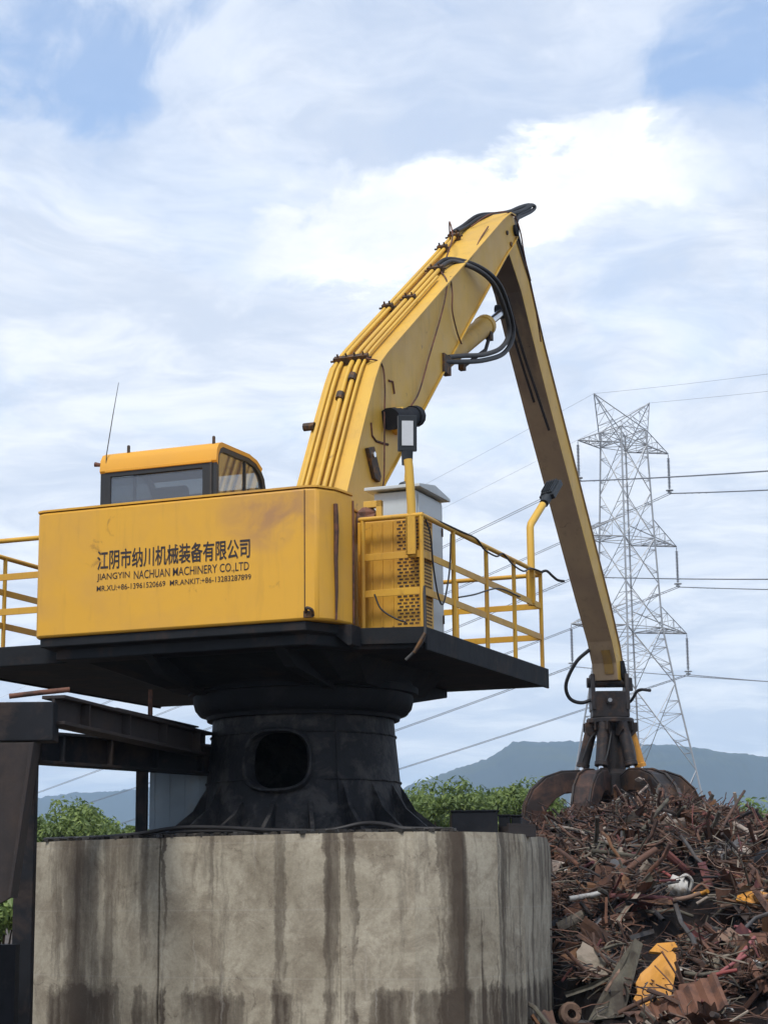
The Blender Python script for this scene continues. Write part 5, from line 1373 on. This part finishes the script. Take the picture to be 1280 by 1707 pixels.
# pieces one can pick out: placed by where they lie on the slope
def on_heap(u, v, lift=0.06):
    """point of the heap surface seen at photo position (u, v)"""
    d = fw + rt * ((u - 640) / 3200) - up * ((v - 853.5) / 3200)
    p = Vector((0, 0, EYE)); t_ = 17.5
    while t_ < 33:
        q = p + d * t_
        if q.z < pile_h(q.x, q.y) + lift: return q
        t_ += 0.04
    return p + d * 31
def sheet(poly, th, mt, name, seed=0.0, dent=0.04):
    """thick dented sheet from an outline in its own plane (x right, z up), facing -y"""
    e = MB(); n = len(poly)
    cx_ = sum(p[0] for p in poly) / n; cz_ = sum(p[1] for p in poly) / n
    rings = [1.0, 0.7, 0.35]
    for yy in (0, th):
        for s in rings:
            for a, b_ in poly:
                x, z = cx_ + (a - cx_) * s, cz_ + (b_ - cz_) * s
                e.v.append((x, yy + dent * noise.noise((x * 4 + seed, z * 4, 0)), z))
        e.v.append((cx_, yy + dent * noise.noise((cx_ * 4 + seed, cz_ * 4, 0)), cz_))
    B = 3 * n + 1
    for k in range(2):
        o_ = k * B
        for r_ in range(2):
            for i in range(n):
                j = (i + 1) % n; f = (o_ + r_ * n + i, o_ + r_ * n + j, o_ + (r_ + 1) * n + j, o_ + (r_ + 1) * n + i); e.f.append(f if k == 0 else f[::-1])
        for i in range(n):
            j = (i + 1) % n; f = (o_ + 2 * n + i, o_ + 2 * n + j, o_ + 3 * n); e.f.append(f if k == 0 else f[::-1])
    for i in range(n):
        j = (i + 1) % n; e.f.append((j, i, B + i, B + j))
    e.m = [0] * len(e.f)
    return e.build(name, M[mt])
o = sheet([(-0.22, -0.33), (-0.06, -0.34), (0.06, -0.28), (0.15, -0.20), (0.20, -0.02), (0.245, 0.16), (0.25, 0.30), (0.22, 0.335), (0.10, 0.30), (0.0, 0.20), (-0.05, 0.14), (-0.15, 0.05), (-0.21, -0.06), (-0.20, -0.16), (-0.25, -0.24)], 0.025, 'orange_scrap', 'steel_sheet', 3.0, 0.035)
put(o, on_heap(1092, 1632, 0.22), (R(-30), R(4), R(6))); tag(o, 'big orange painted steel panel propped up low in the scrap heap', 'scrap panel')
o = sheet([(-0.42, -0.45), (-0.05, -0.42), (0.18, 0.36), (0.10, 0.42), (-0.10, 0.15)], 0.03, 'rust7', 'steel_sheet', 7.0, 0.05)
put(o, on_heap(1045, 1630, 0.18), (R(-18), 0, R(-6))); tag(o, 'brown rusted plate leaning left of the orange panel', 'scrap panel')
o = sheet([(-0.17, -0.05), (0.02, -0.07), (0.17, 0.0), (0.15, 0.07), (-0.05, 0.06)], 0.03, 'orange_scrap', 'steel_sheet', 9.0)
put(o, on_heap(1105, 1580, 0.25), (R(-50), 0, R(12))); tag(o, 'small orange strip just above the big orange panel', 'scrap panel')
o = sheet([(-0.22, -0.06), (-0.05, -0.10), (0.2, -0.06), (0.18, 0.05), (-0.02, 0.10), (-0.2, 0.04)], 0.03, 'orange_scrap', 'steel_sheet', 12.0, 0.08)
put(o, on_heap(1258, 1495, 0.15), (R(-40), 0, R(-10))); tag(o, 'orange rusty chunk at the right edge of the heap', 'scrap panel')
# white crumpled container
e = MB()
for j in range(9):
    for i in range(14):
        th = 2 * math.pi * i / 14; ph = math.pi * (j + 0.15) / 8.3
        rr = 0.135 * (1 + 0.5 * noise.noise((math.cos(th) * 2.2, math.sin(th) * 2.2, ph * 1.8)) + 0.18 * noise.noise((math.cos(th) * 5, math.sin(th) * 5, ph * 5)))
        e.v.append((rr * math.sin(ph) * math.cos(th) * 1.15, rr * math.sin(ph) * math.sin(th), rr * math.cos(ph) * 0.95))
e.f = [(j * 14 + i, j * 14 + (i + 1) % 14, (j + 1) * 14 + (i + 1) % 14, (j + 1) * 14 + i) for j in range(8) for i in range(14)]; e.m = [0] * len(e.f)
o = e.build('plastic_container', M['white_scrap'], smooth=70); put(o, on_heap(1130, 1482, 0.14), (0.3, 0.5, 0.2)); tag(o, 'crumpled white plastic container in the middle of the heap', 'plastic container')
e = MB(); e.tube(spline([(-0.05, 0, 0.12), (0.0, 0, 0.2), (0.1, 0, 0.18), (0.15, 0, 0.05)], 5), 0.022, 6); h_ = e.build('handle', M['white_scrap'], o)
def rod(uvs, r_, mt, name, label, cat, lift=0.12, group=None, sides=7):
    P = [on_heap(u, v, lift) for u, v in uvs]
    y0 = sum(p.y for p in P) / len(P)
    c = sum(P, Vector()) / len(P)
    # keep the piece stiff: pull its points towards one depth
    P = [Vector((p.x, p.y * 0.35 + y0 * 0.65, p.z)) for p in P]
    c = sum(P, Vector()) / len(P)
    e = MB(); e.tube(spline([p - c for p in P], 5), r_, sides); o = e.build(name, M[mt], smooth=60); o.location = c
    return tag(o, label, cat, group)
rod([(958, 1497), (1000, 1490), (1022, 1480), (1055, 1440), (1075, 1420)], 0.042, 'rust1', 'branching_pipe', 'thick bent pipe with pale broken end, upper left of heap', 'pipe', 0.2)
rod([(950, 1499), (985, 1493), (1000, 1489)], 0.032, 'white_scrap', 'pipe_end', 'pale chipped pipe end pointing left, on the thick bent pipe', 'pipe', 0.26)
rod([(1040, 1440), (1060, 1400), (1085, 1360), (1095, 1340)], 0.03, 'rust7', 'steel_rod', 'long dark rod rising steeply from the bent pipe', 'rod', 0.2)
rod([(1062, 1498), (1085, 1510), (1115, 1503), (1140, 1497), (1160, 1490)], 0.03, 'rust3', 'curved_pipe', 'tan curved pipe passing under the white container', 'pipe', 0.2)
rod([(1062, 1510), (1090, 1522), (1120, 1518), (1150, 1528)], 0.022, 'rust7', 'curved_pipe', 'thinner brown curved pipe below the tan one', 'pipe', 0.2)
rod([(1155, 1507), (1175, 1497), (1195, 1497), (1215, 1508)], 0.022, 'rust5', 'hoop_piece', 'pale arched hoop right of the white container', 'hoop', 0.24)
rod([(1155, 1492), (1170, 1490), (1182, 1486)], 0.03, 'orange_scrap', 'painted_strip', 'short orange strip above the pale hoop', 'strip', 0.24)
rod([(1185, 1530), (1215, 1510), (1250, 1475)], 0.022, 'rust7', 'steel_rod', 'straight grey rod slanting up right beside the pale hoop', 'rod', 0.2)
rod([(1083, 1447), (1105, 1455), (1122, 1463)], 0.022, 'red_scrap', 'red_pipe', 'faded red pipe just above the white container', 'pipe', 0.2)
rod([(1150, 1488), (1165, 1475), (1180, 1482), (1187, 1487)], 0.018, 'rust2', 'bent_rod', 'small hooked brown rod above the orange strip', 'rod', 0.2)
rod([(925, 1382), (955, 1385), (985, 1395), (998, 1408)], 0.024, 'rust5', 'pale_bar', 'long pale bar near the top left of the heap', 'bar', 0.16)
rod([(955, 1415), (985, 1392), (1005, 1382)], 0.02, 'rust5', 'pale_bar', 'short pale bar crossing the long one at top left', 'bar', 0.18)
rod([(1000, 1395), (1018, 1408), (1028, 1415)], 0.034, 'rust5', 'pale_bar', 'stubby whitish bar right of the long pale bar', 'bar', 0.18)
rod([(1010, 1375), (1040, 1345), (1070, 1312)], 0.022, 'rust5', 'wooden_batten', 'pale straight batten leaning against the grapple', 'batten', 0.2)
rod([(1080, 1317), (1095, 1335), (1110, 1352)], 0.026, 'rust7', 'wooden_batten', 'grey batten slanting down right below the grapple', 'batten', 0.25)
rod([(1212, 1375), (1240, 1388), (1255, 1400), (1275, 1425)], 0.035, 'rust5', 'curved_trim', 'long pale curved trim on the right shoulder of the heap', 'trim', 0.16)
rod([(1187, 1335), (1203, 1375), (1215, 1430), (1220, 1450)], 0.02, 'rust0', 'steel_rod', 'dark upright rod standing on the right shoulder of the heap', 'rod', 0.2)
rod([(1232, 1592), (1205, 1622), (1195, 1640)], 0.02, 'pink_scrap', 'red_bar', 'pinkish red bar slanting down left, lower right of heap', 'bar', 0.22)
rod([(1245, 1562), (1240, 1590), (1236, 1608)], 0.022, 'pink_scrap', 'red_bar', 'short upright pink bar at the right side', 'bar', 0.24)
rod([(1180, 1630), (1205, 1622), (1228, 1618)], 0.02, 'red_scrap', 'red_bar', 'red crossbar on top of the red frame', 'bar', 0.26)
rod([(1176, 1630), (1180, 1655), (1184, 1670)], 0.02, 'red_scrap', 'scrap_strut', 'left leg of the red frame, lower right', 'bar', 0.25)
rod([(1188, 1628), (1190, 1650), (1192, 1668)], 0.02, 'red_scrap', 'scrap_strut', 'right leg of the red frame, lower right', 'bar', 0.25)
rod([(1045, 1592), (1030, 1625), (1012, 1655)], 0.022, 'rust3', 'steel_rod', 'light brown straight rod left of the brown plate', 'rod', 0.22)
rod([(1030, 1690), (1060, 1675), (1095, 1660)], 0.026, 'rust0', 'flat_bar', 'dark flat bar under the orange panel', 'bar', 0.22)
rod([(1138, 1622), (1170, 1626), (1200, 1622)], 0.022, 'rust7', 'green_rod', 'greyish green rod right of the orange panel', 'rod', 0.22)
rod([(1225, 1545), (1240, 1548), (1252, 1556)], 0.016, 'pink_scrap', 'bent_rod', 'thin pink rod near the right edge', 'rod', 0.22)
for i, (u, v, s_, lab) in enumerate(((1260, 1607, 0.12, 'flattened white scrap piece at the right edge'), (1275, 1592, 0.07, 'small white lump at the right edge above the flattened piece'), (1130, 1617, 0.06, 'small white shard right of the orange panel'),
        (1198, 1680, 0.08, 'white shard low in the heap below the red frame'), (1218, 1684, 0.05, 'tiny white shard right of the one below the red frame'), (1050, 1385, 0.09, 'pale lump of foam on the crest below the grapple'), (1113, 1358, 0.11, 'pale cardboard lump right of the grapple hub'), (1065, 1300, 0.10, 'pale yellowish rag caught on the grapple'), (945, 1452, 0.05, 'tiny white scrap near the concrete edge'), (1152, 1398, 0.05, 'tiny white scrap on the right crest'), (1127, 1690, 0.05, 'tiny white chip at the bottom of the heap'))):
    e = MB(); rr = random.Random(i + 40)
    ico = [(0, 0, 1)] + [(math.cos(k * 1.047) * 0.9, math.sin(k * 1.047) * 0.9, 0.3 * (-1) ** k) for k in range(6)] + [(0, 0, -1)]
    e.add([(x * s_ * rr.uniform(.7, 1.5), y * s_ * rr.uniform(.6, 1.2), z * s_ * rr.uniform(.3, .6)) for x, y, z in ico], [(0, 1 + k, 1 + (k + 1) % 6) for k in range(6)] + [(7, 1 + (k + 1) % 6, 1 + k) for k in range(6)])
    o = e.build('pale_scrap', M['white_scrap'] if i != 7 else M['rust5']); put(o, on_heap(u, v, 0.16), (rr.uniform(-.4, .4), rr.uniform(-.5, .5), rr.uniform(0, 3))); tag(o, lab, 'scrap piece')
# ladder-like grille near the top left
e = MB()
for k in range(6): e.bar((k * 0.075 - 0.19, 0, -0.12), (k * 0.075 - 0.15, 0, 0.12), 0.02, 0.02)
e.bar((-0.22, 0, -0.12), (0.24, 0, -0.12), 0.025, 0.025); e.bar((-0.18, 0, 0.12), (0.28, 0, 0.12), 0.025, 0.025)
o = e.build('steel_grille', M['rust7']); put(o, on_heap(1016, 1422, 0.14), (R(-35), R(18), 0)); tag(o, 'small ladder-like steel grille near the top left of the heap', 'grille')
# corrugated sheet low right
e = MB()
n = 25
for t_ in (0, 0.01):
    for a in range(n):
        for q in (0, 1): e.v.append((a / (n - 1) * 0.8 - 0.4, 0.022 * math.sin(a * 1.57) + t_, q * 0.42 - 0.21 + 0.10 * a / n))
for a in range(n - 1):
    v0 = a * 2; e.f += [(v0, v0 + 2, v0 + 3, v0 + 1), (2 * n + v0 + 1, 2 * n + v0 + 3, 2 * n + v0 + 2, 2 * n + v0)]
e.m = [0] * len(e.f)
o = e.build('corrugated_sheet', M['rust2']); put(o, on_heap(1145, 1685, 0.2), (R(-40), R(-20), R(-8))); tag(o, 'rust red corrugated sheet at the bottom of the heap', 'corrugated sheet')
o = sheet([(-0.16, -0.08), (0.1, -0.12), (0.17, 0.0), (0.02, 0.13), (-0.13, 0.10)], 0.02, 'rust3', 'steel_sheet', 21.0, 0.05); put(o, on_heap(1218, 1565, 0.2), (R(-30), 0, R(10))); tag(o, 'tan pentagonal plate near the right side of the heap', 'scrap panel')
o = sheet([(-0.2, -0.07), (0.2, -0.1), (0.2, 0.1), (-0.1, 0.1)], 0.02, 'rust2', 'steel_sheet', 23.0, 0.05); put(o, on_heap(1268, 1570, 0.2), (R(-30), 0, R(10))); tag(o, 'rust red plate cut by the right edge of the picture', 'scrap panel')
o = sheet([(-0.2, -0.16), (0.15, -0.2), (0.26, -0.02), (0.1, 0.14), (-0.16, 0.12)], 0.02, 'rust2', 'steel_sheet', 27.0, 0.06); put(o, on_heap(1160, 1660, 0.2), (R(-25), 0, R(20))); tag(o, 'curled red brown plate left of the red frame', 'scrap panel')
# wheel rim lying at the bottom left of the heap
e = MB(); e.lathe([(0.05, -0.03), (0.10, -0.05), (0.13, -0.03), (0.13, 0.03), (0.10, 0.05), (0.05, 0.03)], (0, 0), 18, 0, False); o = e.build('wheel_hub', M['rust3'], smooth=40); put(o, on_heap(951, 1692, 0.15), (R(70), 0, 0.4)); tag(o, 'round rusty hub at the foot of the heap beside the concrete', 'wheel hub')
# dark tarpaulin lump at the right edge
e = MB()
for j in range(9):
    for i in range(14):
        th = 2 * math.pi * i / 14; ph = math.pi * (j + 0.15) / 8.3
        rr = 0.26 * (1 + 0.4 * noise.noise((math.cos(th) * 1.3 + 5, math.sin(th) * 1.3, ph)))
        e.v.append((rr * math.sin(ph) * math.cos(th), rr * math.sin(ph) * math.sin(th), rr * math.cos(ph)))
e.f = [(j * 14 + i, j * 14 + (i + 1) % 14, (j + 1) * 14 + (i + 1) % 14, (j + 1) * 14 + i) for j in range(8) for i in range(14)]; e.m = [0] * len(e.f)
o = e.build('scrap_drum', M['black_steel'], smooth=50); put(o, on_heap(1292, 1450, 0.15), (0.3, 0.5, 0.2)); tag(o, 'dark crushed drum cut by the right edge of the picture', 'drum')

# ------------------------------------------------------------------ haze
e = MB(); e.box((-9500, -350, -4), (9500, 9500, 320))
hz_o = e.build('haze', None)
hm = bpy.data.materials.new('haze_air'); hm.use_nodes = True
t = hm.node_tree; t.nodes.clear()
pv = N(t, 'ShaderNodeVolumePrincipled'); pv.inputs['Color'].default_value = (0.54, 0.76, 1.0, 1); pv.inputs['Density'].default_value = 0.00020; pv.inputs['Anisotropy'].default_value = 0.0
ou = N(t, 'ShaderNodeOutputMaterial'); t.links.new(pv.outputs[0], ou.inputs['Volume'])
hz_o.data.materials.clear(); hz_o.data.materials.append(hm)
tag(hz_o, kind='stuff')
